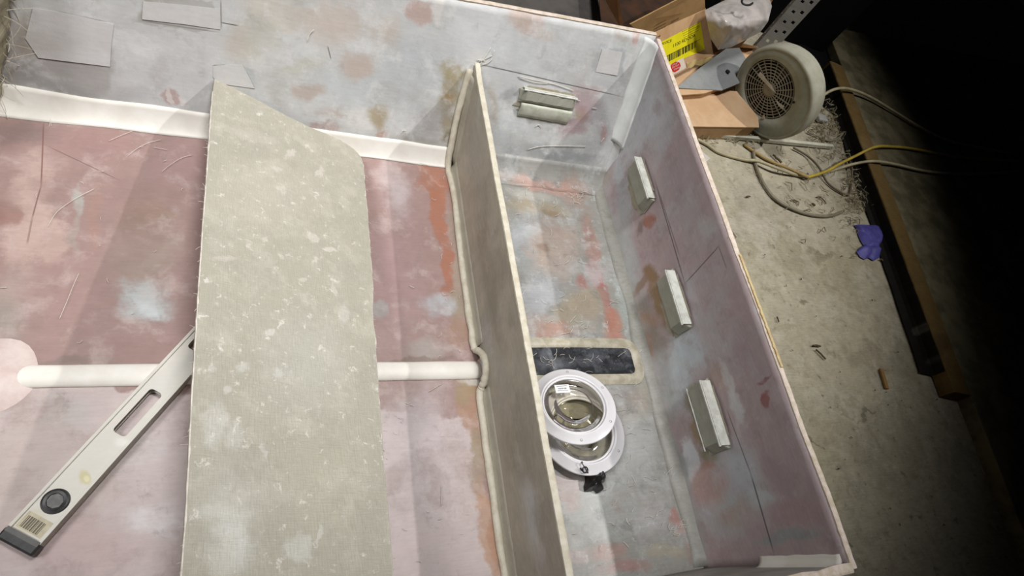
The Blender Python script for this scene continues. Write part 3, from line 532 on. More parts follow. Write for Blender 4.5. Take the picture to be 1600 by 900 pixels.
# glassed mounting blocks (cleats) on the far side and the transom
M_cl = painted('green_grey_glass', (158, 158, 140), uv_trans, [], rough=.45, streak=.22, fleck=(.3, (200, 200, 190)))
M_skirt = painted('olive_resin', (158, 148, 122), uv_trans, [], rough=.4, streak=.25, fleck=(.3, (196, 192, 176)), mott=((14, (150, 118, 70), .6, .50, .66), (24, (176, 174, 160), .6, .5, .66)))
M_cle = plain('white_resin_edge', (214, 216, 208), .5, .08, 50, .4, c2=(190, 190, 182))
def cleat(o, ax, L, W, D, label, ledge):
    """o: centre of the block's back, ax: (along, up, out)"""
    al, up, ou = (Vector(a) for a in ax); b = MB(); N = 14
    prof = [(-W / 2 - .018, .001), (-W / 2 - .004, .004), (-W / 2 + .002, D * .75), (-W / 2 + .006, D), (W / 2 - .004, D * 1.02), (W / 2, D * .96), (W / 2 + .001, .0005)]
    vs = []
    for i in range(N + 1):
        t = i / N * 2 - 1; e = 1 if abs(t) < .93 else .15
        for k, (q, d) in enumerate(prof):
            j = .0022 * noise.noise(Vector((i * .8, k * 2.1, L * 50))); vs.append(o + al * (t * L / 2 * (1.05 if e < 1 else 1)) + up * (q + j) + ou * (d * e + (j * .6 if d > .002 else 0)))
    m = len(prof); b.add(vs, [(i * m + k, (i + 1) * m + k, (i + 1) * m + k + 1, i * m + k + 1) for i in range(N) for k in range(m - 1)] + [tuple(range(m)), tuple(N * m + k for k in range(m))], [(p.dot(al), p.dot(up)) for p in vs])
    c = b.build('cleat', M_cl, boat, smooth=False); tag(c, label)
    sk = []; NS = 44                            # thin ragged flow of resin round and below the block
    for i in range(NS):
        a_ = 2 * math.pi * i / NS; q, t_ = math.sin(a_), math.cos(a_); jj = 1 + .30 * noise.noise(Vector((i * .9, L * 90, 2))) + .16 * noise.noise(Vector((i * 2.7, L * 40, 8)))
        sk.append(o + al * (t_ * L * .56 * (abs(t_) ** -.35 if abs(t_) > .05 else 1) * .93 * jj) + up * ((q * (.034 if q < 0 else .012) * jj) + (W * .45 * (1 if q > 0 else -1))) + ou * .0006)
    b3 = MB().prism(sk, ou * .0009); b3.uv = [(Vector(p).dot(al), Vector(p).dot(up)) for p in b3.v]; b3.build('resin_skirt', M_skirt, c)
    e_ = MB().tube([o + al * (t * L / 2 * .99) + up * (W / 2 + .0005 + .001 * noise.noise(Vector((t * 9, 1, L)))) + ou * (D * .97) for t in np.linspace(-1, 1, 16)], lambda t: .0028 * (1 + .5 * noise.noise(Vector((t * 15, 0, 4)))), 6)
    e_.build('resin_edge', M_cle, c)
    if ledge: MB().tube([o + al * (t * L / 2 * .96) + up * (-W / 2 + .002 + .001 * noise.noise(Vector((t * 9, 7, L)))) + ou * (D * .98) for t in np.linspace(-1, 1, 16)], .0018, 6).build('resin_ridge', M_cle, c)
    b2 = MB()
    b2.grid(lambda u, v: o + al * (u * 2 - 1) * L / 2 * .97 + up * (W / 2 + .0045) + ou * (D * (.05 + .95 * v)), 8, 2); b2.build('block_top', M_cle, c, solid=.0015)
    return c
wu = Vector((0, WS, 1)).normalized(); wo = Vector((0, -1, WS)).normalized()
cleat(wallP(.681, .208), (X, wu, wo), .152, .030, .016, 'pale green glassed block on the far side', False)
cove_c = MB().grid(lambda u, v: wallP(.61 + .145 * u, .190 - .036 * v) + wo * (.0135 - .010 * v * v + .002 * noise.noise(Vector((u * 8, v * 3, 4)))), 16, 5, lambda u, v, p: (p.x, p.z))
M_led = plain('pale_resin_ledge', (204, 206, 192), .45, .08, 30, .3, c2=(182, 184, 166))
tag(cove_c.build('resin_ledge', M_led, boat, smooth=True, solid=.006), None)
cleat(Vector((TX, .888, .150)), (Y, Z, -X), .135, .048, .020, 'grey green glassed block on the transom, nearest the far corner', False)
cleat(Vector((TX, .548, .140)), (Y, Z, -X), .145, .046, .026, 'middle glassed block on the transom with brown resin below', False)
cleat(Vector((TX, .272, .138)), (Y, Z, -X), .145, .050, .026, 'glassed block on the transom, nearest the near corner', True)
# doubled cloth patches bonded to the far side
M_patch = painted('bare_cloth_patch', (200, 197, 195), uv_wall, [(60, 60, 60, 20, 5, (176, 168, 162), .6, .7), (100, 130, 60, 12, 5, (176, 174, 174), .6, .7), (140, 95, 40, 20, 5, (212, 210, 210), .6, .7)], rough=.7, streak=.12)
def patch(poly, h=.0012):
    q = [wallP(*uv_wall(*p)) for p in poly]; b = MB().prism([p + wo * .0003 for p in q], wo * h); b.uv = [(p[0], p[2] * zs) for p in b.v]; return b.build('cloth_patch', M_patch, boat)
patch([(52, 12), (110, 22), (178, 38), (174, 70), (172, 104), (60, 90), (40, 60)]); patch([(224, 2), (290, 8), (344, 14), (344, 46), (290, 38), (222, 30)]); patch([(333, 103), (352, 101), (378, 101), (388, 118), (398, 138), (340, 130), (333, 120)]); patch([(941, 76), (972, 82), (964, 118), (930, 112)])
# fibrous frame at the far left
M_frame = painted('shaggy_olive_glass', (150, 142, 112), lambda x, y: (x * .001, y * .001), [], rough=.7, streak=.5, fleck=(.8, (190, 184, 160)), bump=.8)
FXx = -.475
def framex(z): return -.462 + .25 * z + .012 * noise.noise(Vector((z * 25, 4, 0)))
fr = MB().grid(lambda u, v: (lambda z: Vector((framex(z) + .005 * noise.noise(Vector((u * 20, v * 9, 0))) - .06 * (1 - v) ** 1.5, 1.0 + WS * z - .002 - .20 * (1 - v), z)))(.34 * u), 40, 20, lambda u, v, p: (p.y * .5, p.z * 4)).build('side_frame', M_frame, boat, smooth=True, solid=.006)
b = MB()
for k in range(46):
    z = random.uniform(.02, .32); p = Vector((framex(z) + .002, 1.0 + WS * z - random.uniform(.002, .06), z)); d = Vector((random.uniform(.1, .5), random.uniform(-.7, .3), random.uniform(-1, 1))).normalized()
    L = random.uniform(.02, .06); q = [p + d * L * t + Vector((.012 * math.sin(t * 3) * L * 20 * .3, 0, -.008 * t * t)) for t in (0, .33, .66, 1)]; b.tube(q, .0005, 3)
tag(b.build('glass_whiskers', M_fillet, fr), None, kind='stuff')
# ---------------------------------------------------------------- loose board leaning across the hull
M_board = painted('woven_olive_board', (173, 167, 148), uv_board, [
    (480, 560, 70, 80, 0, (190, 190, 180), .6, .8), (420, 300, 90, 60, 0, (200, 192, 174), .6, .8), (520, 760, 70, 90, 0, (188, 184, 158), .6, .8), (360, 800, 50, 90, 0, (206, 204, 196), .55, .7),
    (335, 660, 22, 40, 0, (216, 216, 210), .7, .5), (365, 680, 16, 26, 0, (214, 214, 206), .6, .5), (360, 850, 34, 50, 0, (218, 218, 214), .75, .5), (470, 860, 22, 24, -20, (214, 214, 208), .7, .4), (502, 840, 4, 24, 0, (216, 216, 208), .7, .5), (415, 700, 6, 16, 0, (214, 214, 206), .7, .5), (345, 805, 60, 12, 0, (208, 206, 196), .6, .7),
    (380, 575, 12, 8, 0, (212, 210, 202), .7, .5), (425, 520, 8, 5, 0, (216, 212, 204), .8, .4), (440, 585, 8, 10, 0, (212, 212, 206), .7, .5), (355, 610, 10, 6, 0, (212, 210, 202), .7, .5), (540, 490, 8, 20, 0, (212, 210, 202), .7, .5), (330, 570, 6, 12, 0, (212, 208, 200), .7, .5),
    (437, 295, 10, 7, 0, (216, 206, 192), .8, .4), (455, 238, 7, 9, 40, (216, 206, 196), .8, .4), (502, 270, 5, 9, 0, (216, 206, 194), .8, .4), (436, 265, 10, 4, 10, (214, 206, 194), .8, .4), (487, 370, 12, 6, 40, (218, 208, 196), .8, .4), (516, 390, 11, 4, 10, (220, 210, 198), .8, .4), (410, 374, 7, 4, 0, (216, 206, 194), .8, .4), (385, 384, 5, 4, 0, (216, 206, 194), .8, .4), (440, 400, 6, 4, 0, (216, 206, 194), .7, .4), (474, 436, 7, 4, 0, (214, 206, 194), .7, .4), (494, 408, 4, 7, 0, (218, 208, 196), .8, .4), (350, 402, 22, 5, 0, (206, 196, 184), .7, .5), (525, 452, 4, 10, 0, (216, 208, 198), .7, .4),
    (400, 215, 40, 12, 20, (206, 198, 184), .6, .6), (470, 185, 10, 5, 30, (210, 200, 188), .6, .5)],
    warp=(.016, .014), rough=.6, streak=.07, opk=.6, mott=((16, (196, 190, 172), .45, .48, .64), (60, (222, 218, 206), .75, .58, .68), (9, (160, 154, 138), .4, .50, .66)), fleck=(1.0, (222, 216, 204)), weave=.18, bump=.5, spec=.2)
def bp(x, y): return on_plane(x, y, BA, BN)
px_r = [(335, 124), (362, 136), (390, 150), (420, 166), (450, 182), (485, 199), (520, 213), (540, 224), (553, 233), (563, 244), (568, 257), (570, 290), (574, 330), (577, 370), (580, 410), (583, 450), (582, 490), (584, 508), (587, 530), (588, 560), (590, 590), (592, 620), (595, 650), (597, 690), (599, 726), (603, 760), (607, 810), (610, 850), (613, 896)]
px_l = [(285, 896), (289, 840), (294, 770), (297, 700), (300, 640), (303, 590), (306, 540), (309, 490), (312, 440), (315, 400), (318, 350), (322, 300), (326, 240), (330, 180), (333, 140)]
R_ = [bp(*p) for p in px_r]; L_ = [bp(*p) for p in px_l]
end_r = R_[-1] + (R_[-1] - R_[-5]).normalized() * .05; end_l = L_[0] + (L_[0] - L_[4]).normalized() * .085
out = R_ + [end_r, end_l] + L_
c0 = BA + BU * .5
b = MB(); th = .0115; n = len(out)
# fan of quads from an inner copy so the long faces shade cleanly
b.add([p for p in out] + [p - BN * th for p in out], [tuple(range(n)), tuple(range(2 * n - 1, n - 1, -1))] + [(i, i + n, (i + 1) % n + n, (i + 1) % n) for i in range(n)],
      [((p - BA).dot(BU), (p - BA).dot(BV)) for p in out] * 2)
board = thing('loose_board', 'large olive grey glassed board lying loose across the open hull', 'board', tuple(BA))
b.build('panel', M_board, board)
M_fray = plain('frayed_edge', (226, 218, 208), .7, .08, 90, .5, c2=(206, 198, 186))
b = MB(); dens = []
for i in range(n - 1):
    a, c = out[i], out[i + 1]; k = max(1, int((c - a).length / .006))
    for j in range(k): dens.append(a.lerp(c, j / k))
b.tube([p - BN * (.002) + Vector([0.0006 * noise.noise(p * 60 + Vector((q, 0, 0))) for q in (0, 9, 17)]) for p in dens], lambda t: .0017 * (1 + .5 * noise.noise(Vector((t * 130, 2, 0)))), 5)
b.build('frayed_edge', M_fray, board, smooth=True)
b = MB()
for k in range(120):
    p = random.choice(dens); q0 = p - BN * .002; out_d = (p - (BA + BU * (p - BA).dot(BU) + BV * .16)).normalized()
    d = (out_d + Vector((random.uniform(-.8, .8), random.uniform(-.8, .8), random.uniform(-.4, .5)))).normalized(); L = random.uniform(.003, .012)
    b.tube([q0, q0 + d * L * .6, q0 + d * L + Vector((0, 0, -.002))], .0004, 3)
tag(b.build('loose_fibres', M_fray, board), None, kind='stuff')

# ---------------------------------------------------------------- spirit level
LZ = .023                                      # height of the upper face
pA0, pA1 = at(3, 830, LZ), at(308, 505, LZ)     # upper-left edge
pB0 = at(47, 876, LZ)
ld = (pA1 - pA0).normalized(); lw = Vector((ld.y, -ld.x, 0)); W_ = abs((pB0 - pA0).dot(lw)); W_ = .054
l0 = pA0 - ld * .004; LL = .60
lvl = thing('spirit_level', 'scuffed white box spirit level lying diagonally, partly under the loose board', 'level', (l0.x, l0.y, .001))
M_lvl = painted('scuffed_white_paint', (218, 213, 200), lambda x, y: (at(x, y, LZ).x, at(x, y, LZ).y), [(132, 746, 10, 14, -20, (206, 190, 104), .8, .5), (134, 748, 5, 6, 0, (232, 226, 180), .8, .5), (40, 820, 30, 20, -45, (208, 198, 168), .7, .7), (60, 800, 16, 10, 0, (212, 202, 176), .6, .7), (250, 600, 60, 14, -47, (214, 214, 206), .6, .8), (190, 690, 14, 8, 0, (238, 236, 228), .6, .6), (60, 812, 8, 3, -45, (92, 80, 66), .8, .3), (48, 806, 5, 2, -45, (92, 80, 66), .8, .3), (296, 560, 40, 10, -47, (196, 196, 188), .6, .8)], rough=.42, streak=.05, fleck=(.15, (180, 176, 160)), warp=(.004, .002))
M_lside = painted('shaded_level_side', (170, 166, 150), lambda x, y: (at(x, y, LZ).x, at(x, y, LZ).y), [(150, 800, 30, 10, -45, (120, 112, 96), .6, .6)], rough=.45, streak=.2, warp=(.004, .002))  # darker copy of the level paint, shading its lower right side
def LP(a, c, z): p = l0 + ld * a + lw * c; return Vector((p.x, p.y, z))
FL = .0055                                     # flange width
ha0, ha1, hc0, hc1 = .186, .272, .017, .040     # hand hole
ht = LZ - .003                                 # web level, a little lower than the flanges
def rrect(a0, a1, c0_, c1_, r, n=5):
    pts = []
    for (ca, cc, s) in ((a1 - r, c1_ - r, 0), (a0 + r, c1_ - r, 1), (a0 + r, c0_ + r, 2), (a1 - r, c0_ + r, 3)):
        for k in range(n + 1): th = math.pi / 2 * (s + k / n); pts.append((ca + r * math.cos(th), cc + r * math.sin(th)))
    return pts
def web(holes, a0, a1, c0_, c1_, z0, z1):
    """flat web with through holes, built as bands between the holes"""
    b = MB(); cuts = [a0]
    for h in holes:
        m0, m1 = min(p[0] for p in h), max(p[0] for p in h); b0, b1 = m0 - .012, m1 + .012; d0, d1 = min(p[1] for p in h), max(p[1] for p in h)
        def rc_(a, c_, q, s): b.prism([LP(a, q, z0), LP(c_, q, z0), LP(c_, s, z0), LP(a, s, z0)], (0, 0, z1 - z0))
        rc_(cuts[-1], b0, c0_, c1_); rc_(b0, b1, c0_, d0); rc_(b0, b1, d1, c1_); rc_(b0, m0, d0, d1); rc_(m1, b1, d0, d1)
        k = len(h) // 4                         # fill outside each rounded corner of the hole
        for s_, (ca, cc) in enumerate(((m1, d1), (m0, d1), (m0, d0), (m1, d0))):
            arc_ = h[s_ * k:(s_ + 1) * k]
            for e in range(k - 1): b.prism([LP(ca, cc, z0), LP(arc_[e][0], arc_[e][1], z0), LP(arc_[e + 1][0], arc_[e + 1][1], z0)], (0, 0, z1 - z0))
        cuts.append(b1)
    b.prism([LP(cuts[-1], c0_, z0), LP(a1, c0_, z0), LP(a1, c1_, z0), LP(cuts[-1], c1_, z0)], (0, 0, z1 - z0)); return b
h1 = rrect(ha0, ha1, hc0, hc1, .006)
vr = [(.062 + .0185 * math.cos(t), .0265 + .0185 * math.sin(t)) for t in np.linspace(0, 2 * math.pi, 24, endpoint=False)]
h3 = rrect(.362, .45, .014, .036, .006)
web([h1, h3], .012, LL - .012, .002, W_ - .002, ht - .0025, ht).build('web', M_lvl, lvl)
web([h1, h3], .012, LL - .012, .002, W_ - .002, .0035, .006).build('web', M_lvl, lvl)
for c_, dd in ((0, 1), (W_ - FL, -1)):
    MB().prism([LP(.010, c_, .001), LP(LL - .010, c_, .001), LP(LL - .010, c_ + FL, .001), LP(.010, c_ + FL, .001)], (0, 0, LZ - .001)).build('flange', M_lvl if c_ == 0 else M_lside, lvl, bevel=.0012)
MB().prism([LP(.012, W_ - FL * .9, LZ), LP(LL - .012, W_ - FL * .9, LZ), LP(LL - .012, W_ - .0005, LZ), LP(.012, W_ - .0005, LZ)], (0, 0, .0004)).build('face_strip', M_lvl, lvl)
M_blk = plain('black_plastic', (52, 52, 52), .4, .3, 60, .3, c2=(34, 34, 34))
M_gry = plain('grey_plastic', (96, 94, 92), .45, .1, 60, .2)
cap = MB().prism([LP(-.006, -.001, .0008), LP(.012, -.001, .0008), LP(.012, W_ + .001, .0008), LP(-.006, W_ + .001, .0008)], (0, 0, LZ)).build('end_cap', M_blk, lvl, bevel=.003)
MB().prism([LP(.0065, .0015, LZ + .0006), LP(.0135, .0015, LZ + .0006), LP(.0135, W_ - .0015, LZ + .0006), LP(.0065, W_ - .0015, LZ + .0006)], (0, 0, .0012)).build('cap_lip', M_gry, cap)
MB().prism([LP(LL - .012, -.001, .0008), LP(LL + .006, -.001, .0008), LP(LL + .006, W_ + .001, .0008), LP(LL - .012, W_ + .001, .0008)], (0, 0, LZ)).build('end_cap', M_blk, lvl, bevel=.003)
ax = (ld, lw, Z)
vh = MB().lathe(LP(.066, .0268, ht), ax, [(.0105, -.001), (.0112, .0034), (.0150, .0042), (.0176, .0034), (.0190, -.0005)], 8 * 4)
vo = vh.build('vial_housing', M_blk, lvl)
M_vial = plain('cloudy_vial', (128, 128, 126), .25, .12, 80, .1, c2=(104, 104, 104))
o8 = [(.0112 * math.cos(t) * (1.0), .0112 * math.sin(t)) for t in np.linspace(math.pi / 8, 2 * math.pi + math.pi / 8, 8, endpoint=False)]
tag(MB().prism([LP(.066 + a, .0268 + c, ht + .0002) for a, c in o8], (0, 0, .0026)).build('vial_window', M_vial, vo, bevel=.0008), 'cloudy grey octagonal vial window')
M_stk = plain('worn_sticker', (206, 196, 170), .6, .08, 80, .1); M_ink = plain('faded_ink', (112, 104, 88), .6, .1, 60, 0)
st = MB().prism([LP(.017, .008, ht), LP(.041, .008, ht), LP(.041, .047, ht), LP(.017, .047, ht)], (0, 0, .0003)).build('barcode_sticker', M_stk, lvl)
x_ = .012; b = MB(); random.seed(3)
while x_ < .040:
    ww = random.choice((.001, .0018, .0026)); b.prism([LP(.019, x_, ht + .0003), LP(.036, x_, ht + .0003), LP(.036, x_ + ww, ht + .0003), LP(.019, x_ + ww, ht + .0003)], (0, 0, .0002)); x_ += ww + random.choice((.0008, .0012))
b.build('barcode', M_ink, st)

# ---------------------------------------------------------------- screw-in deck hatches
def T_clear():
    T = NT('clear_yellowed_acrylic'); t = T.t; out_ = [n for n in t.nodes if n.bl_idname == 'ShaderNodeOutputMaterial'][0]
    tr = T.n('ShaderNodeBsdfTransparent'); tr.inputs[0].default_value = (.90, .875, .79, 1); gl = T.n('ShaderNodeBsdfGlossy'); gl.inputs[1].default_value = .06
    fr_ = T.n('ShaderNodeFresnel'); fr_.inputs[0].default_value = 1.45; m = T.n('ShaderNodeMixShader')
    nn = T.noise(T.n('ShaderNodeTexCoord').outputs['Object'], 18, 2); bmp = T.n('ShaderNodeBump'); bmp.inputs[0].default_value = .5; bmp.inputs[1].default_value = .004
    T.l(nn.outputs[0], bmp.inputs['Height']); T.l(bmp.outputs[0], gl.inputs['Normal'])
    T.l(fr_.outputs[0], m.inputs[0]); T.l(tr.outputs[0], m.inputs[1]); T.l(gl.outputs[0], m.inputs[2]); T.l(m.outputs[0], out_.inputs[0]); return T.m
M_clear = T_clear()
M_wpl = plain('white_plastic', (228, 226, 229), .3, .03, 20, .03, spec=.5)
M_scr = plain('dark_screw_hole', (104, 104, 108), .5, .2, 60, .1)
def hatch(c, ax, R, label, sticker):
    x, y, z = ax; c = Vector(c); t = thing('deck_hatch', label, 'hatch', tuple(c), 'clear deck hatches')
    f = MB().lathe(c, ax, [(R, .000), (R, .003), (R * .985, .0045), (R * .81, .0058), (R * .795, .0095), (R * .765, .0098), (R * .75, .006), (R * .745, -.004), (R * .78, -.005), (R * .80, .000)], 72, close=True).build('flange', M_wpl, t, smooth=True, base=tuple(c))
    MB().lathe(c, ax, [(R * .80, .001), (R * .80, -.022), (R * .765, -.022), (R * .765, .001)] if sticker else [(R * .80, .001), (R * .80, -.008), (R * .765, -.008), (R * .765, .001)], 72, close=True).build('collar', M_wpl, t, smooth=True, base=tuple(c))
    lid = MB().lathe(c, ax, [(R * .742, .001), (R * .742, .0058), (R * .722, .0064), (R * .70, .0050), (R * .70, .001)], 72, close=True).build('lid_ring', M_wpl, t, smooth=True, base=tuple(c))
    g = MB(); prof = [(R * .70, .003), (R * .66, .0022), (R * .60, -.003), (R * .5, -.0048), (R * .47, -.0032), (R * .44, -.0032), (R * .42, -.0056), (R * .25, -.0068), (.0005, -.0068)]
    g.lathe(c, ax, prof, 64); g.build('clear_window', M_clear, t, smooth=True, base=tuple(c))
    for k in range(6):
        a = math.radians(22 + 60 * k); p = c + x * R * .90 * math.cos(a) + y * R * .90 * math.sin(a) + z * .0048
        MB().lathe(p, ax, [(.0001, -.0005), (.0012, -.0003), (.0026, .0008), (.0030, .0002)], 12).build('screw_hole', M_scr, t, smooth=True, base=tuple(c))
    if sticker:
        tcol = plain('sticker_paper', (236, 236, 238), .6, .02, 20, 0); p = c + x * (-.012) + y * (R * .47) + z * .0024
        sx = (x * math.cos(-.08) + y * math.sin(-.08)); sy = z.cross(sx)
        s_ = MB().box(p, (.0165, .0105, .00025), (sx, sy, z)).build('price_sticker', tcol, t, base=tuple(c))
        b = MB(); random.seed(5); q = -.009
        while q < .009: ww = random.choice((.0004, .0008)); b.box(p + sx * q + sy * .0005 + z * .0004, (ww / 2, .0018, .0001), (sx, sy, z)); q += ww + random.choice((.0005, .0008))
        for yy in (.0068, -.0048): b.box(p + sy * yy + z * .0004, (.012, .0005, .0001), (sx, sy, z))
        b.build('print', M_gry, s_, base=tuple(c))
    return t
zl = Vector((-.08, .10, 1)).normalized(); xl = (X - zl * X.dot(zl)).normalized()
hatch((.673, .289, .0195), (xl, zl.cross(xl), zl), .100, 'white ringed clear deck hatch lying underneath, with black clip beside it', False)
zu = Vector((-.18, .26, 1)).normalized(); xu = (X - zu * X.dot(zu)).normalized()
hatch((.648, .334, .050), (xu, zu.cross(xu), zu), .093, 'white ringed clear deck hatch on top of the other, with paper sticker', True)
# black clip and crumpled black bag beside the hatches
def P0(x, y, z=.004): return at(x, y, z)
bagt = thing('key_float', 'small crumpled black bag tied to a black split ring by the hatches', 'bag', tuple(P0(927, 752, .0)))
poly = [(914, 740), (921, 734), (930, 733), (936, 731), (943, 735), (941, 750), (940, 756), (937, 763), (937, 770), (933, 771), (929, 766), (921, 768), (914, 768), (913, 760), (915, 752)]
cc = P0(928, 752)
def bagf(u, v):
    a = v * len(poly); i = int(a) % len(poly); f = a - int(a); p = P0(*poly[i]).lerp(P0(*poly[(i + 1) % len(poly)]), f)
    r = 1 - u; q = cc.lerp(p, r); h = .030 * (1 - r ** 3) * (1 + .5 * noise.noise(q * 90)) + .004; return Vector((q.x, q.y, .001 + h * (0 if u == 0 else 1))) + Vector((.003 * noise.noise(q * 120), .003 * noise.noise(q * 110 + Vector((5, 0, 0))), .005 * noise.noise(q * 160))) * (0 if u == 0 else 1)
M_bag = plain('black_film', (30, 28, 28), .3, .3, 50, .6, spec=.5)
MB().grid(bagf, 10, 60).build('bag', M_bag, bagt)
MB().tube([P0(928, 762, .014), P0(934, 758, .022), P0(940, 752, .014)], .0009, 5).build('red_line', plain('dull_red', (96, 44, 46), .5), bagt)
rc = P0(914, 734, .040); MB().tube([rc + X * .006 * math.cos(a) + (Y * .9 + Z * .3) * .006 * math.sin(a) for a in np.linspace(0, 2 * math.pi, 20, endpoint=False)], .0015, 6, close=True).build('split_ring', M_bag, bagt, smooth=True)
MB().tube([P0(909, 723, .041), P0(912, 728, .042), P0(915, 733, .040), P0(919, 739, .034)], .0011, 6).build('screw', M_bag, bagt); MB().tube([P0(906.5, 731, .039), P0(909, 735, .039), P0(912, 738, .038)], lambda t: .0022 * (1 - .6 * t), 6).build('screw', M_bag, bagt)
MB().lathe(P0(909.3, 722.5, .041), (X, Y, Z), [(.0001, -.001), (.002, -.001), (.002, .0012), (.0001, .0012)], 10).build('screw_head', M_bag, bagt)

# ---------------------------------------------------------------- loose glass fibres on the hull bottom
M_fib = plain('glass_fibre', (236, 230, 218), .3, .03, 10, 0)
b = MB()
def fib(pts, zf, r=.00042):
    b.tube(smooth_path([zf(*p) for p in pts], 4), r, 4)
f0 = lambda x, y: at(x, y, .003)
for pts in ([(75, 354), (88, 332), (110, 315), (125, 306), (147, 295)], [(93, 498), (105, 470), (113, 450), (123, 427)], [(170, 220), (188, 212), (206, 205)], [(200, 243), (214, 232), (232, 223), (252, 218)], [(253, 268), (268, 256), (285, 246), (300, 242)], [(80, 197), (79, 178)], [(77, 198), (80, 180)], [(0, 349 + 100), (10, 449)], [(640, 250), (668, 258)], [(240, 230), (262, 234)], [(255, 252), (260, 250)], [(640, 446), (647, 450)], [(655, 590), (662, 582)], [(670, 612), (690, 600)], [(690, 760), (690, 790)]):
    fib(pts, f0)
random.seed(11)
for k in range(190):
    x, y = random.choice([(random.gauss(890, 40), random.gauss(522, 12)), (random.gauss(830, 30), random.gauss(275, 10)), (random.gauss(890, 18), random.gauss(295, 14)), (random.uniform(800, 960), random.uniform(300, 530)), (random.uniform(890, 1090), random.uniform(600, 890)), (random.gauss(990, 30), random.gauss(740, 70)), (random.gauss(1060, 16), random.gauss(822, 10)), (random.gauss(900, 50), random.gauss(560, 8))])
    a = random.uniform(0, 6.28) if random.random() < .4 else random.gauss(-.5, .4); L = random.uniform(4, 16); cv = random.uniform(-.5, .5)
    p = at(x, y, 0)
    if not (BX + .03 < p.x < TX - .03 and .02 < p.y < .98): continue
    fib([(x, y), (x + L * .5 * math.cos(a), y + L * .5 * math.sin(a)), (x + L * math.cos(a + cv), y + L * math.sin(a + cv))], lambda x, y: at(x, y, .0035), random.choice((.0003, .0004, .0005)))
for k in range(60):
    x, y = random.choice([(random.gauss(747, 6), random.gauss(545, 6)), (random.gauss(700, 20), random.uniform(270, 560)), (random.uniform(20, 300), random.uniform(200, 560)), (random.uniform(620, 760), random.uniform(600, 880))]); a = random.uniform(0, 6.28); L = random.uniform(3, 9)
    p = at(x, y, 0)
    if p.x > fx - .015: continue
    fib([(x, y), (x + L * .5 * math.cos(a), y + L * .5 * math.sin(a)), (x + L * math.cos(a + .4), y + L * math.sin(a + .4))], lambda x, y: at(x, y, .003), .0003)
fb = b.build('glass_fibres', M_fib, smooth=True)
tag(fb, 'loose white glass fibre strands scattered over the hull bottom', 'fibres', kind='stuff')
b = MB()
wl = lambda x, y: wallP(*uv_wall(x, y)) + wo * .003
for pts in ([(750, 108), (752, 96), (760, 84), (766, 74)], [(747, 96), (756, 92), (768, 86)], [(758, 100), (768, 92), (772, 78)], [(745, 93), (753, 93), (758, 95)], [(824, 233), (845, 228), (880, 227), (915, 228)], [(752, 101), (758, 99)], [(893, 150), (902, 153)], [(893, 153), (906, 157)], [(925, 168), (932, 169)], [(836, 197), (842, 194), (846, 198)], [(480, 64), (484, 52), (490, 46)], [(810, 118), (830, 123), (850, 127), (870, 132), (896, 141)], [(812, 121), (835, 128), (855, 130)], [(938, 222), (943, 215)], [(627, 208), (629, 203), (634, 203)]):
    fib(pts, wl, .0007)
tag(b.build('glass_fibres', M_fib, smooth=True), 'thin white glass fibre hairs stuck along the far hull side', 'fibres', kind='stuff')
# two bearers carrying the hull
M_tim = plain('rough_sawn_timber', (160, 130, 90), .8, .2, 14, .4)
for x in (-.45, .62):
    tag(MB().box((x, .5, (GZ - .0165) / 2), (.045, .42, (-.0165 - GZ) / 2)).build('timber_bearer', M_tim, bevel=.003), ('forward' if x < 0 else 'aft') + ' square timber bearer under the hull bottom', 'timber', 'timber bearers under the hull')
# ---------------------------------------------------------------- clutter on the floor beyond the transom
M_card = plain('brown_cardboard', (190, 156, 118), .8, .1, 10, .15, c2=(176, 140, 102), spec=.15)
M_card2 = plain('pale_cardboard', (204, 172, 138), .8, .08, 8, .15, c2=(192, 158, 122), spec=.15)
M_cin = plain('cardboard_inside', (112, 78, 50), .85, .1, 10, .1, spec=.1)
M_cedge = plain('cardboard_edge', (206, 180, 146), .8, .1, 60, .3, spec=.1)
def quad_slab(q, nrm, th): return MB().prism(q, nrm * -th)
def qn(q):
    n = (q[1] - q[0]).cross(q[2] - q[0]).normalized(); return n if n.dot(Vector(CAM) - q[0]) > 0 else -n
# low cardboard carton: its lid is the tan sheet, curled at the right end
zt = -.125
lidp = [at(1030, 138, zt), at(1110, 140, zt), at(1160, 143, zt), at(1178, 146, zt), at(1184, 170, zt), at(1186, 199, zt), at(1130, 198, zt), at(1050, 197, zt)]
ct = thing('cardboard_carton', 'flat tan cardboard carton on the floor between transom and fan', 'carton', (lidp[7].x, lidp[7].y, GZ))
MB().prism(lidp, (0, 0, -.004)).build('lid', M_card2, ct)
base = [Vector((p.x, p.y, GZ)) for p in (lidp[0], lidp[3], lidp[5], lidp[7])]
cen = sum(base, Vector()) / 4; base = [p.lerp(cen, .05) for p in base]
b = MB()
for i in range(4):
    a, c = base[i], base[(i + 1) % 4]; i0 = (cen - (a + c) / 2).normalized() * .004; b.prism([a, c, c + Z * (zt - GZ - .006), a + Z * (zt - GZ - .006)], i0)
b.build('side', M_card, ct)
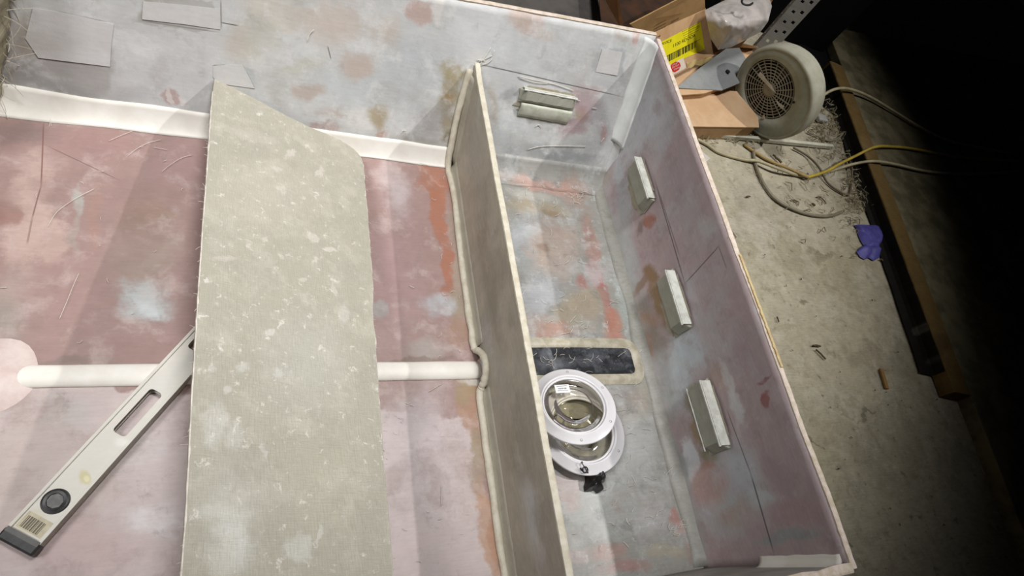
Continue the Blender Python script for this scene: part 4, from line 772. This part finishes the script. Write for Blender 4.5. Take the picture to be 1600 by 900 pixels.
# second carton behind it, lying under the steel plate
z2 = -.095
q2 = [at(1040, 150, z2), at(1060, 92, z2), at(1128, 72, z2), at(1182, 76, z2), at(1172, 100, z2), at(1172, 122, z2), at(1100, 146, z2)]
c2t = thing('cardboard_carton', 'closed brown carton carrying the grey steel plate and the labelled box', 'carton', (q2[1].x, q2[1].y, GZ))
MB().prism(q2, (0, 0, -.005)).build('lid', M_card2, c2t)
cen = sum(q2, Vector()) / len(q2); b = MB(); bb = [Vector((p.x, p.y, GZ)).lerp(Vector((cen.x, cen.y, GZ)), .04) for p in q2]
for i in range(len(bb)):
    a, c = bb[i], bb[(i + 1) % len(bb)]; b.prism([a, c, c + Z * (z2 - GZ - .006), a + Z * (z2 - GZ - .006)], (Vector((cen.x, cen.y, GZ)) - (a + c) / 2).normalized() * .004)
b.build('side', M_card, c2t)
MB().prism([at(1128, 72, z2), at(1150, 66, z2 + .05), at(1184, 74, z2 + .05), at(1182, 77, z2)], (0, 0, .003)).build('flap', M_cedge, c2t)
# steel plate
M_steel = painted('dull_zinc_steel', (134, 138, 138), lambda x, y: (at(x, y, 0).x, at(x, y, 0).y), [(1100, 110, 30, 20, -30, (150, 152, 150), .7, .7), (1150, 100, 16, 20, 0, (124, 128, 130), .7, .7)], rough=.55, streak=.2, warp=(.02, .01))
z3 = -.074
pl = [at(1057, 137, z3 - .015), at(1095, 105, z3), at(1140, 72, z3 + .01), at(1152, 69, z3 + .01), at(1168, 96, z3), at(1177, 118, z3 - .01), at(1160, 128, z3 - .015), at(1128, 141, z3 - .018)]
plt = MB().prism(pl, (0, 0, -.004)); plt.uv = [(p[0], p[1]) for p in plt.v]; plate = plt.build('steel_plate', M_steel, base=tuple(pl[0]))
tag(plate, 'dull grey triangular steel plate with one hole lying on cartons', 'plate')
hp = at(1138, 111, z3 + .0032); WL[plate.name] = Vector(pl[0])
MB().lathe(hp, (X, Y, Z), [(.0001, 0), (.009, 0), (.0095, -.002)], 20).build('bolt_hole', plain('hole_dark', (24, 24, 24), .8), plate)
# open box with the yellow label
zb = -.07
BRp, BLp = at(1114, 86, zb), at(1030, 132, zb)
TRp, TLp = at(1102, 14, zb + .15), at(1008, 56, zb + .15)
box = thing('open_cardboard_box', 'open brown cardboard box with yellow barcode label and red stop sticker', 'box', tuple(BLp))
fq = [BLp, BRp, TRp, TLp]; fn = qn(fq)
quad_slab(fq, fn, .004).build('front_panel', M_card, box, bevel=.001)
fu = (TRp - TLp).normalized(); fv = fn.cross(fu)
if fv.dot(TRp - BRp) < 0: fv = -fv
back = -fn * .24
bq = [p + back for p in fq]
for q in ([BLp, TLp, bq[3], bq[0]], [BRp, TRp, bq[2], bq[1]], [bq[0], bq[1], bq[2], bq[3]]):
    quad_slab(q, qn(q), .004).build('side_panel', M_card, box)
quad_slab([fq[0], fq[1], bq[1], bq[0]], fv, -.004).build('bottom_panel', M_cin, box)
F1, F2 = at(1100, -22, zb + .27), at(985, 38, zb + .25)
fl_q = [TLp - fu * .01, TRp, F1, F2]; nfl = qn(fl_q)
flap = quad_slab(fl_q, nfl, .004).build('flap', plain('cardboard_flap', (168, 134, 88), .8, .1, 10, .15, c2=(154, 118, 76)), box)
# side flap standing up at the left
sq = [at(968, 40, .10), at(974, 38, .10), at(962, -30, .30), at(930, -30, .30)]
quad_slab(sq, qn(sq), .004).build('flap', M_cin, box)
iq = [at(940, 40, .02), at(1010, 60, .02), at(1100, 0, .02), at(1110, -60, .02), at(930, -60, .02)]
MB().prism(iq, (0, 0, -.004)).build('inner_shade_sheet', plain('shadowed_card', (66, 40, 22), .85, .2, 8, .1, c2=(38, 24, 14)), box)  # added sheet, its dark brown stands in for the shade inside the box
# label printed on the front panel
def onf(x, y, h=.0006): return on_plane(x, y, BLp, fn) + fn * h
M_yel = plain('yellow_label', (226, 214, 26), .5, .04, 20, .02, spec=.3); M_inkb = plain('black_ink', (58, 54, 22), .6, .1, 40, 0)
lab = MB().prism([onf(1018, 84), onf(1094, 35), onf(1102, 79), onf(1034, 113)][:0] or [onf(1024, 70), onf(1094, 34), onf(1101, 77), onf(1040, 104)], fn * .0005).build('label', M_yel, box)
def text(s, p0, p1, hpx, mat, parent, name='print', h=.0014):
    cu = bpy.data.curves.new(name, 'FONT'); cu.body = s; cu.extrude = .01
    o = bpy.data.objects.new('tmp', cu); COL.objects.link(o); bpy.context.view_layer.update()
    me = bpy.data.meshes.new_from_object(o.evaluated_get(bpy.context.evaluated_depsgraph_get())); bpy.data.objects.remove(o)
    a, c = onf(*p0, h), onf(*p1, h); u = (c - a); up = fn.cross(u).normalized(); up = up if up.dot(fv) > 0 else -up
    co = np.array([v.co[:] for v in me.vertices]); x0, x1 = co[:, 0].min(), co[:, 0].max(); y0, y1 = co[:, 1].min(), co[:, 1].max()
    hh = (onf(p0[0], p0[1] - hpx) - onf(*p0)).length
    b = MB(); vs = [a + u * ((q[0] - x0) / (x1 - x0)) + up * hh * ((q[1] - y0) / (y1 - y0)) + fn * (.0003 if q[2] > 0 else 0) for q in co]
    b.add(vs, [tuple(p.vertices) for p in me.polygons]); o = b.build(name, mat, parent)
    return tag(o, kind='stuff') if len(s) > 1 else o
text('1100 RDOOR', (1051.5, 74), (1086, 57), 5.0, M_inkb, lab)
text('SERVICE', (1028, 73), (1049, 65), 4.2, M_inkb, lab)
text('4', (1034, 83), (1037.5, 81.5), 4, M_inkb, lab)
b = MB(); random.seed(21)
p0, p1 = onf(1043, 97, .0014), onf(1087, 74, .0014); u = (p1 - p0); up = (onf(1087, 66, .0014) - p1); q = 0
while q < 1:
    ww = random.choice((.012, .02, .035, .05)); b.prism([p0 + u * q, p0 + u * min(1, q + ww), p0 + u * min(1, q + ww) + up * 1.3, p0 + u * q + up * 1.3], fn * .0003); q += ww + random.choice((.012, .02, .03))
b.build('barcode', M_inkb, lab)
b = MB(); M_fnt = plain('faint_ink', (160, 150, 20), .6, .1, 20, 0)
for (x0, y0, x1, y1) in ((1037, 90, 1094, 61), (1065, 50, 1092, 36), (1066, 53, 1091, 40), (1067, 56, 1090, 44), (1068, 59, 1091, 47)):
    a, c = onf(x0, y0, .0013), onf(x1, y1, .0013); d = (c - a).normalized(); s_ = fn.cross(d) * .0011; b.prism([a - s_, c - s_, c + s_, a + s_], fn * .0003)
b.build('rule_line', M_fnt, lab)
M_ws = plain('white_sticker', (222, 206, 192), .5, .04, 20, 0); M_red = plain('red_print', (200, 52, 50), .5, .08, 60, 0)
ws = MB().prism([onf(1041, 104, .0012), onf(1067, 90, .0012), onf(1072, 106, .0012), onf(1048, 119, .0012)], fn * .0004).build('stop_sticker', M_ws, box)
oc = onf(1054.5, 104.5, .0018); uu = (onf(1062, 100, .0018) - oc); vv = (onf(1057, 111, .0018) - oc)
MB().prism([oc + uu * math.cos(a) * 1.08 + vv * math.sin(a) * 1.08 for a in np.linspace(math.pi / 8, 2 * math.pi + math.pi / 8, 8, endpoint=False)], fn * .0003).build('red_octagon', M_red, ws)
text('STOP', (1049.5, 103.5), (1057.5, 99.5), 2.6, M_ws, ws, h=.0024); text('DO NOT', (1049.5, 107), (1060, 102), 2.2, M_ws, ws, h=.0024); text('STACK', (1052, 110), (1061, 106), 2.2, M_ws, ws, h=.0024)
# faint print on the flap
def onfl(x, y): return on_plane(x, y, TRp, nfl) + nfl * .0006
M_bink = plain('brown_ink', (112, 84, 52), .7, .1, 40, 0)
b = MB(); random.seed(31)
for (x0, y0, x1, y1) in ((1018, 33, 1037, 22), (1019, 37, 1039, 26), (1020, 42, 1040, 31), (1021, 46, 1040, 36), (1021, 50, 1040, 41), (1048, 35, 1061, 28), (1000, 44, 1014, 36), (1003, 48, 1016, 41)):
    t = 0
    while t < 1:
        ww = random.uniform(.06, .16); a, c = onfl(x0 + (x1 - x0) * t, y0 + (y1 - y0) * t), onfl(x0 + (x1 - x0) * min(1, t + ww), y0 + (y1 - y0) * min(1, t + ww)); d = (c - a).normalized(); s_ = nfl.cross(d) * .0026; b.prism([a - s_, c - s_, c + s_, a + s_], nfl * .0003); t += ww + .05
b.build('print', M_bink, flap)
text('T', (1025, 61), (1027.5, 59.5), 3.2, M_inkb, box); text('W', (1028, 59.3), (1031.5, 57.3), 3.2, M_inkb, box)
# strip of clear tape hanging at the lower edge of the panel
T = NT('clear_tape'); T.b.inputs['Base Color'].default_value = C4((214, 196, 130)); T.b.inputs['Roughness'].default_value = .2; T.b.inputs['Alpha'].default_value = .55
MB().grid(lambda u, v: onf(1072 + 42 * u, 97 - 9 * u + 9 * v + 1.5 * math.sin(u * 14), .002 + .003 * math.sin(u * 22 + v * 3)), 24, 3).build('tape', T.m, box, smooth=True)
# crumpled clear plastic bag
T = NT('milky_plastic_film'); nn = T.noise(T.n('ShaderNodeTexCoord').outputs['Object'], 9, 4, .6)
T.l(T.mix(T.ramp(nn.outputs[0], .3, .7), C4((214, 206, 200)), C4((184, 178, 174))), T.b.inputs['Base Color']); T.b.inputs['Roughness'].default_value = .22; T.b.inputs['Alpha'].default_value = .85; T.bump(nn.outputs[0], .4, .01)
pc = [(1101, 16), (1125, 4), (1150, -8), (1200, -14), (1206, 10), (1200, 34), (1188, 50), (1166, 62), (1142, 74), (1122, 78), (1110, 60)]
cx, cy = 1152, 30
def plf(u, v):
    a = v * len(pc); i = int(a) % len(pc); f = a - int(a); x = pc[i][0] * (1 - f) + pc[(i + 1) % len(pc)][0] * f; y = pc[i][1] * (1 - f) + pc[(i + 1) % len(pc)][1] * f
    x, y = cx + (x - cx) * u, cy + (y - cy) * u; nz_ = noise.noise(Vector((x * .06, y * .06, 1))) + .5 * noise.noise(Vector((x * .17, y * .17, 4)))
    return at(x, y, .11 + .045 * (1 - u ** 2) + .008 * nz_ - .11 * max(0, (y - 30) / 40) * u)
pbg = MB().grid(plf, 16, 66)
pb = pbg.build('plastic_bag', T.m, smooth=True, base=tuple(at(1150, 60, GZ))); tag(pb, 'crumpled milky plastic bag stuffed between the box and the slotted post', 'bag')
MB().tube([at(1168 + 9 * math.cos(a), 2 + 6 * math.sin(a), .21) for a in np.linspace(.5, 3.6, 14)], .004, 6).build('dark_hoop', M_blk, pb)
# dark stuffing under the bag: a closed dark carton carrying it
dk = [at(1085, 84, -.02), at(1140, 84, -.02), at(1200, 62, -.02), at(1200, -20, -.02), at(1105, -20, -.02)]
zc = .075
dkb = MB().prism([Vector((p.x, p.y, GZ)) for p in (at(1146, 34, zc), at(1192, 32, zc), at(1222, -30, zc), at(1150, -30, zc))], (0, 0, zc - GZ)).build('carton', M_cin, base=tuple(at(1150, 60, GZ)))
tag(dkb, 'dark brown carton standing under the milky plastic bag', 'carton')
M_gp = plain('dark_grey_plastic', (92, 88, 84), .5, .15, 9, .1, c2=(74, 70, 68))
gq = [at(700, -10, -.02), at(948, 44, -.02), at(938, -40, -.02), at(720, -60, -.02)]
gt = thing('grey_tray', 'dark grey plastic tray standing behind the far gunwale left of the open box', 'tray', (gq[0].x, gq[0].y, GZ))
MB().prism([Vector((p.x, p.y, GZ)) for p in gq], (0, 0, .15)).build('body', M_gp, gt, bevel=.006)
MB().tube([p + Vector((0, 0, -.02)) for p in gq], .012, 8, close=True).build('rolled_rim', M_gp, gt)
# slotted steel post
M_gal = painted('galvanised_steel', (146, 144, 136), lambda x, y: (x * .001, y * .001), [], rough=.5, streak=.3, spec=.4, fleck=(.3, (190, 188, 180)))
pbs = at(1150, 108, GZ)
post = thing('slotted_post', 'galvanised slotted angle post standing upright behind the plastic bag', 'post', tuple(pbs))
pd1 = Vector((.62, .78, 0)).normalized() * -1; pd1 = Vector((.85, -.5, 0)).normalized(); pd2 = Vector((-.5, -.85, 0)).normalized() * -1
def flange(d, w_, name):
    b = MB(); t = Vector((-d.y, d.x, 0)) * .0025; o = pbs
    def bx(a0, a1, z0, z1): b.prism([o + d * a0 + Z * z0, o + d * a1 + Z * z0, o + d * a1 + Z * z1, o + d * a0 + Z * z1], t)
    z = 0
    while z < 1.1:
        bx(0, w_, z, z + .022); bx(0, w_ * .22, z + .022, z + .05); bx(w_ * .40, w_ * .62, z + .022, z + .05); bx(w_ * .80, w_, z + .022, z + .05); bx(w_*.22,w_*.40,z+.034,z+.05); bx(w_*.62,w_*.80,z+.022,z+.036); z += .05
    b.uv = [(p[0] + p[1], p[2]) for p in b.v]; return b.build(name, M_gal, post)
flange(pd1, .075, 'flange'); flange(pd2, .045, 'flange')
# black storage crate in the corner; added black sheet darkens the floor gap
M_dark = plain('matt_black', (14, 14, 14), .8, .3, 9, .3, spec=.1)
cb = at(1284, 84, GZ)
cr = thing('black_crate', 'matt black storage crate in the dark corner behind the fan', 'crate', (cb.x, cb.y, GZ))
ca, cbv = Vector((-1, .10, 0)).normalized(), Vector((.10, 1, 0)).normalized()
o = Vector((cb.x, cb.y, GZ)); hC = .62
MB().prism([o, o + ca * .75, o + ca * .75 + cbv * .6, o + cbv * .6], (0, 0, hC)).build('body', M_dark, cr, bevel=.01)
MB().prism([o - ca * .015 - cbv * .015 + Z * hC, o + ca * .765 - cbv * .015 + Z * hC, o + ca * .765 + cbv * .615 + Z * hC, o - ca * .015 + cbv * .615 + Z * hC], (0, 0, .03)).build('lid', M_dark, cr, bevel=.006)
shp = [(1196, 120), (1224, 76), (1262, 66), (1290, 74), (1304, 112), (1320, 160), (1322, 172), (1300, 176), (1268, 150), (1240, 150)]
def shf(u, v):
    a = v * len(shp); i = int(a) % len(shp); f = a - int(a); x = shp[i][0] * (1 - f) + shp[(i + 1) % len(shp)][0] * f; y = shp[i][1] * (1 - f) + shp[(i + 1) % len(shp)][1] * f
    x, y = 1262 + (x - 1262) * u, 120 + (y - 120) * u; p = at(x, y, GZ + .004); p.z += .012 * abs(noise.noise(p * 9)) + .001; return p
tag(MB().grid(shf, 10, 50).build('black_gap_sheet', M_dark, base=tuple(at(1262, 120, GZ)), smooth=True), 'added black sheet filling the dark gap on the floor behind the fan', 'sheet')

# ---------------------------------------------------------------- round fan in its grey housing
def cw(v): return Vector(ROT @ np.array(v)).normalized()
FN = cw((-.80, -.38, -.36)); FUy = (Z - FN * Z.dot(FN)).normalized(); FUx = FUy.cross(FN)
FR = .177
fzc = GZ + FR * FUy.z + .012 + .10 * max(0, -(-FN).z)
FC = at(1205, 148, fzc)
fan = thing('round_fan', 'dusty grey round fan with slotted grille leaning beside the cartons', 'fan', (FC.x, FC.y, GZ))
M_fan = plain('dusty_grey_plastic', (168, 166, 150), .6, .14, 7, .2, c2=(146, 142, 124), spec=.25)
M_fan2 = plain('grey_front_plate', (158, 162, 150), .5, .1, 6, .1, c2=(134, 136, 122), spec=.3)
ho = (-.022, .004); hr = .118; NN = 72; b = MB(); vs = []
for k in range(NN):
    a = 2 * math.pi * k / NN; c_, s_ = math.cos(a), math.sin(a)
    inner = FC + FUx * (ho[0] + hr * c_) + FUy * (ho[1] + hr * s_); outer = FC + FUx * FR * .97 * c_ + FUy * FR * .97 * s_
    vs += [inner - FN * .012, inner, inner.lerp(outer, .5) + FN * .003, outer]
b.add(vs, [(k * 4 + j, k * 4 + j + 1, ((k + 1) % NN) * 4 + j + 1, ((k + 1) % NN) * 4 + j) for k in range(NN) for j in range(3)])
b.build('front_plate', M_fan2, fan, smooth=True)
fax = (FUx, FUy, FN)
MB().lathe(FC, fax, [(FR * .965, .001), (FR * 1.0, .003), (FR * 1.035, -.004), (FR * 1.05, -.03), (FR * 1.03, -.036), (FR * 1.05, -.046), (FR * 1.04, -.062), (FR * 1.0, -.068), (FR * 1.01, -.076), (FR * .96, -.092), (FR * .86, -.102), (FR * .6, -.108), (.001, -.110)], 72).build('housing', M_fan, fan, smooth=True)
hc = FC + FUx * ho[0] + FUy * ho[1]
b = MB(); M_gril = plain('grey_grille', (140, 136, 120), .5, .1, 9, .1)
for r in np.linspace(.03, .112, 8):
    b.tube([hc - FN * .004 + FUx * r * math.cos(a) + FUy * r * math.sin(a) for a in np.linspace(0, 2 * math.pi, 48, endpoint=False)], .0022, 5, close=True)
for k in range(22):
    a = 2 * math.pi * k / 22; d = FUx * math.cos(a) + FUy * math.sin(a); d2 = FUx * math.cos(a + .25) + FUy * math.sin(a + .25); b.tube([hc - FN * .004 + d * .02, hc - FN * .004 + d2 * .119], .0023, 5)
gr = b.build('grille', M_gril, fan)
MB().lathe(hc - FN * .004, fax, [(.001, .004), (.024, .003), (.028, 0), (.028, -.004)], 28).build('hub_cap', M_gril, fan, smooth=True)
M_in = plain('dark_inside', (22, 21, 19), .8, .2, 10, 0)
MB().lathe(hc - FN * .045, fax, [(.001, 0), (hr * 1.15, 0), (hr * 1.15, -.003), (.001, -.003)], 40).build('back_disc', M_in, fan)
b = MB()
for k in range(5):
    a = 2 * math.pi * k / 5 + .5; d = FUx * math.cos(a) + FUy * math.sin(a); e = -FUx * math.sin(a) + FUy * math.cos(a)
    b.prism([hc - FN * .028 + d * .02, hc - FN * .034 + d * .1 - e * .03, hc - FN * .02 + d * .105 + e * .02, hc - FN * .022 + d * .02 + e * .012], -FN * .002)
b.build('blades', plain('dull_blade', (50, 48, 44), .5), fan)
for pts in ([(1216, 165), (1223, 171), (1226, 166), (1213, 158)], [(1184, 118), (1206, 140), (1212, 145), (1204, 132), (1188, 112)], [(1189, 186), (1196, 185), (1194, 178)]):
    q = [on_plane(x, y, tuple(hc + FN * .001), tuple(FN)) for x, y in pts]; MB().prism(q, FN * .001).build('paper_scrap', plain('dusty_paper', (196, 190, 176), .7), fan)
b = MB(); 
for x, y in ((1240, 160), (1238, 88), (1254, 82), (1212, 97)):
    q = on_plane(x, y, tuple(FC + FN * .0035), tuple(FN)); 
    if (q - FC).length < FR * .95: MB().lathe(q, fax, [(.0001, .001), (.004, .001), (.005, -.001)], 12).build('screw', M_in, fan)

# foot under the fan so that it rests on the floor
low = min((FC + FUx * FR * 1.05 * math.cos(a) + FUy * FR * 1.05 * math.sin(a) - FN * t for a in np.linspace(0, 6.28, 40) for t in (0, .13)), key=lambda p: p.z)
print('fan low', low, 'centre', FC)

# ---------------------------------------------------------------- aluminium strip, cables, scraps
M_alu = plain('dusty_aluminium', (206, 204, 186), .5, .1, 12, .2, metal=0, c2=(176, 174, 156))
a, c = at(1060, 202, GZ + .02), at(1302, 227, GZ + .02); d = (c - a).normalized(); s_ = Vector((-d.y, d.x, 0)) * .008
b = MB().prism([a - s_, c - s_, c + s_, a + s_], (0, 0, -.0185)); tag(b.build('aluminium_strip', M_alu, base=(a.x, a.y, GZ), bevel=.002), 'long thin pale aluminium strip on the floor before the fan', 'strip')
M_cy = plain('yellow_cable', (190, 164, 62), .45, .1, 30, .05, c2=(168, 148, 66)); M_cw = plain('grubby_white_cable', (178, 168, 136), .5, .12, 30, .05); M_cg = plain('grey_cable', (132, 124, 104), .5, .12, 30, .05); M_co = plain('ochre_cable', (162, 136, 82), .5, .1, 30, .05)
zg, zs_ = GZ + .006, GZ + BH + .008
def cable(pts, r, mat, label): tag(MB().tube(smooth_path([at(x, y, z) for x, y, z in pts], 8), r, 8).build('cable', mat, smooth=True, base=tuple(at(pts[0][0], pts[0][1], GZ))), label, 'cable')
zsl = GZ + BH + .006
cable([(1262, 277, zg + .012), (1290, 268, zg + .012), (1312, 256, zg + .02), (1336, 244, zg + .035), (1366, 230, zs_ + .012), (1392, 229, zs_), (1430, 233, zsl), (1500, 246, zsl), (1590, 252, zsl)], .0065, M_cy, 'yellow cable climbing over the timber beam')
cable([(1090, 218, zg), (1105, 226, zg), (1125, 239, zg), (1160, 249, zg), (1185, 252, zg + .012), (1215, 263, zg + .02), (1248, 274, zg), (1275, 274, zg), (1305, 265, zg), (1335, 256, zg + .03), (1366, 252, zs_ + .006), (1400, 257, zs_), (1450, 268, zsl), (1510, 272, zsl), (1590, 268, zsl)], .0065, M_cw, 'grubby white cable running from the transom across the timber beam')
cable([(1163, 226, zg), (1180, 238, zg), (1200, 250, zg), (1222, 259, zg + .002), (1243, 268, zg + .012), (1262, 277, zg + .012)], .006, M_co, 'short ochre cable joining the white cable in front of the aluminium strip')
cable([(1177, 232, zg), (1180, 255, zg), (1192, 285, zg), (1213, 312, zg), (1245, 329, zg), (1275, 337, zg), (1298, 337, zg), (1316, 331, zg)], .0065, M_cg, 'grey cable curving in a wide loop on the bare concrete')
cable([(1240, 231, zg), (1262, 244, zg), (1280, 262, zg + .012), (1292, 284, zg), (1308, 297, zg), (1326, 304, zg), (1330, 285, zg), (1331, 262, zg + .012), (1325, 245, zg)], .0045, plain('brown_grey_cable', (104, 92, 72), .6), 'thin brown grey cable hooked around near the beam')
cable([(1268, 172, GZ + .03), (1276, 160, GZ + .05), (1292, 145, GZ + .09), (1312, 138, zs_ + .03), (1334, 141, zs_ + .015), (1362, 153, zsl + .006), (1400, 176, zsl), (1440, 200, zsl), (1490, 222, zsl), (1580, 240, zsl)], .007, M_cw, 'grubby white cable from behind the fan over the raised slab')
cable([(1262, 206, zg), (1280, 214, zg), (1296, 220, zg), (1312, 214, zg), (1322, 200, zg)], .004, M_cg, 'thin grey cable end in the dust beside the fan')
# purple glove, crumpled flat
gp = [(1335, 351), (1346, 350), (1360, 351), (1374, 350), (1380, 358), (1381, 368), (1378, 378), (1373, 386), (1377, 392), (1375, 402), (1366, 407), (1358, 402), (1352, 405), (1345, 401), (1339, 393), (1343, 387), (1351, 384), (1346, 376), (1342, 367), (1340, 358)]
def glf(u, v):
    a = v * len(gp); i = int(a) % len(gp); f = a - int(a); x = gp[i][0] * (1 - f) + gp[(i + 1) % len(gp)][0] * f; y = gp[i][1] * (1 - f) + gp[(i + 1) % len(gp)][1] * f
    x, y = 1361 + (x - 1361) * u, 378 + (y - 378) * u; fold = .009 * max(0, 1 - abs(y - 386 - (x - 1360) * .12) / 3.5)
    p = at(x, y, GZ + .006); h = .020 * (1 - u ** 4) * (1 + .6 * noise.noise(p * 22)) + .006 * noise.noise(p * 50) * (1 - u); return Vector((p.x, p.y, GZ + .003 + max(0, h - fold)))
M_glv = plain('purple_nitrile', (88, 84, 160), .5, .12, 30, .4, c2=(74, 70, 138), spec=.3)
tag(MB().grid(glf, 14, 80).build('rubber_glove', M_glv, smooth=True, base=tuple(at(1361, 378, GZ))), 'crumpled purple rubber glove on the concrete beside the beam', 'glove')
# stick, paper, shavings
a, c = at(1375, 577, GZ), at(1384, 608, GZ); d = (c - a).normalized(); s_ = Vector((-d.y, d.x, 0)) * .008
tag(MB().prism([a - s_, c - s_ * .8, c + s_, a + s_ * .8], (0, 0, .008)).build('wood_stick', plain('orange_wood', (150, 112, 62), .7), base=tuple(a), bevel=.001), 'short brown wooden stick lying alone on the concrete', 'stick')
tag(MB().prism([at(1080, 236, GZ + .0015), at(1092, 233, GZ + .0015), at(1110, 248, GZ + .0015), at(1096, 259, GZ + .0015), at(1086, 256, GZ + .0015)], (0, 0, .0012)).build('paper_scrap', plain('white_paper', (206, 200, 190), .7), base=tuple(at(1096, 259, GZ))), 'torn white paper scrap peeking out beside the transom edge', 'paper')
tag(MB().box(at(1283, 185, GZ + .012), (.03, .022, .011)).build('foam_scrap', plain('grey_foam', (160, 158, 152), .8), base=tuple(at(1305, 185, GZ)), bevel=.006), 'small pale grey foam scrap in the dust by the fan', 'scrap')
M_shv = plain('dusty_shavings', (168, 158, 132), .9, .2, 30, .2, c2=(130, 120, 96), spec=.1)
b = MB(); random.seed(17)
for k in range(520):
    r_ = random.random()
    if r_ < .42: x, y = random.gauss(1292, 15), random.gauss(192, 24)
    elif r_ < .62: x, y = random.gauss(1335, 12) , random.gauss(300, 34)
    elif r_ < .8: x, y = random.uniform(1078, 1190), random.gauss(212, 5)
    else: x, y = random.gauss(1290, 50), random.gauss(270, 50)
    if x > 1300 + (y - 60) * .34 : continue
    p = at(x, y, GZ + .003); a = random.uniform(0, 6.28); L = random.uniform(.012, .05); cv = random.uniform(-1.2, 1.2); h = random.uniform(.002, .02)
    b.tube([p, p + Vector((math.cos(a), math.sin(a), 0)) * L * .5 + Z * h, p + Vector((math.cos(a + cv), math.sin(a + cv), 0)) * L + Z * .001], random.choice((.0012, .0018, .0026)), 3)
tag(b.build('shavings', M_shv, smooth=False), 'dusty shavings and fibre offcuts heaped along the timber beam and fan', 'shavings', kind='stuff')
b = MB()
for (x0, y0, x1, y1, r_) in ((1166, 308, 1172, 307, .004), (1282, 308, 1291, 318, .003), (1276, 308, 1283, 309, .003), (1212, 246, 1221, 254, .006), (1208, 242, 1213, 247, .005), (1275, 546, 1290, 561, .004), (1270, 540, 1282, 541, .004), (1268, 318, 1273, 321, .006), (1214, 495, 1217, 503, .003), (1375, 405, 1379, 407, .005), (1236, 312, 1246, 316, .003)):
    b.tube([at(x0, y0, GZ + r_), at((x0 + x1) / 2, (y0 + y1) / 2 - 1, GZ + r_ * 1.5), at(x1, y1, GZ + r_)], r_ * .8, 5)
for k in range(80):
    x, y = random.uniform(1110, 1480), random.uniform(230, 880)
    if x < 1100 + (y - 235) * .345 + 12 or x > 1290 + (y - 60) * .345: continue
    p = at(x, y, GZ + .002); a = random.uniform(0, 6.28); L = random.uniform(.002, .008); b.tube([p, p + Vector((math.cos(a), math.sin(a), .1)) * L], random.choice((.001, .0015, .002)), 4)
tag(b.build('debris', plain('brown_debris', (96, 80, 58), .9, .3, 20, .1), smooth=False), 'tiny brown wood crumbs strewn over the concrete floor', 'debris', kind='stuff')
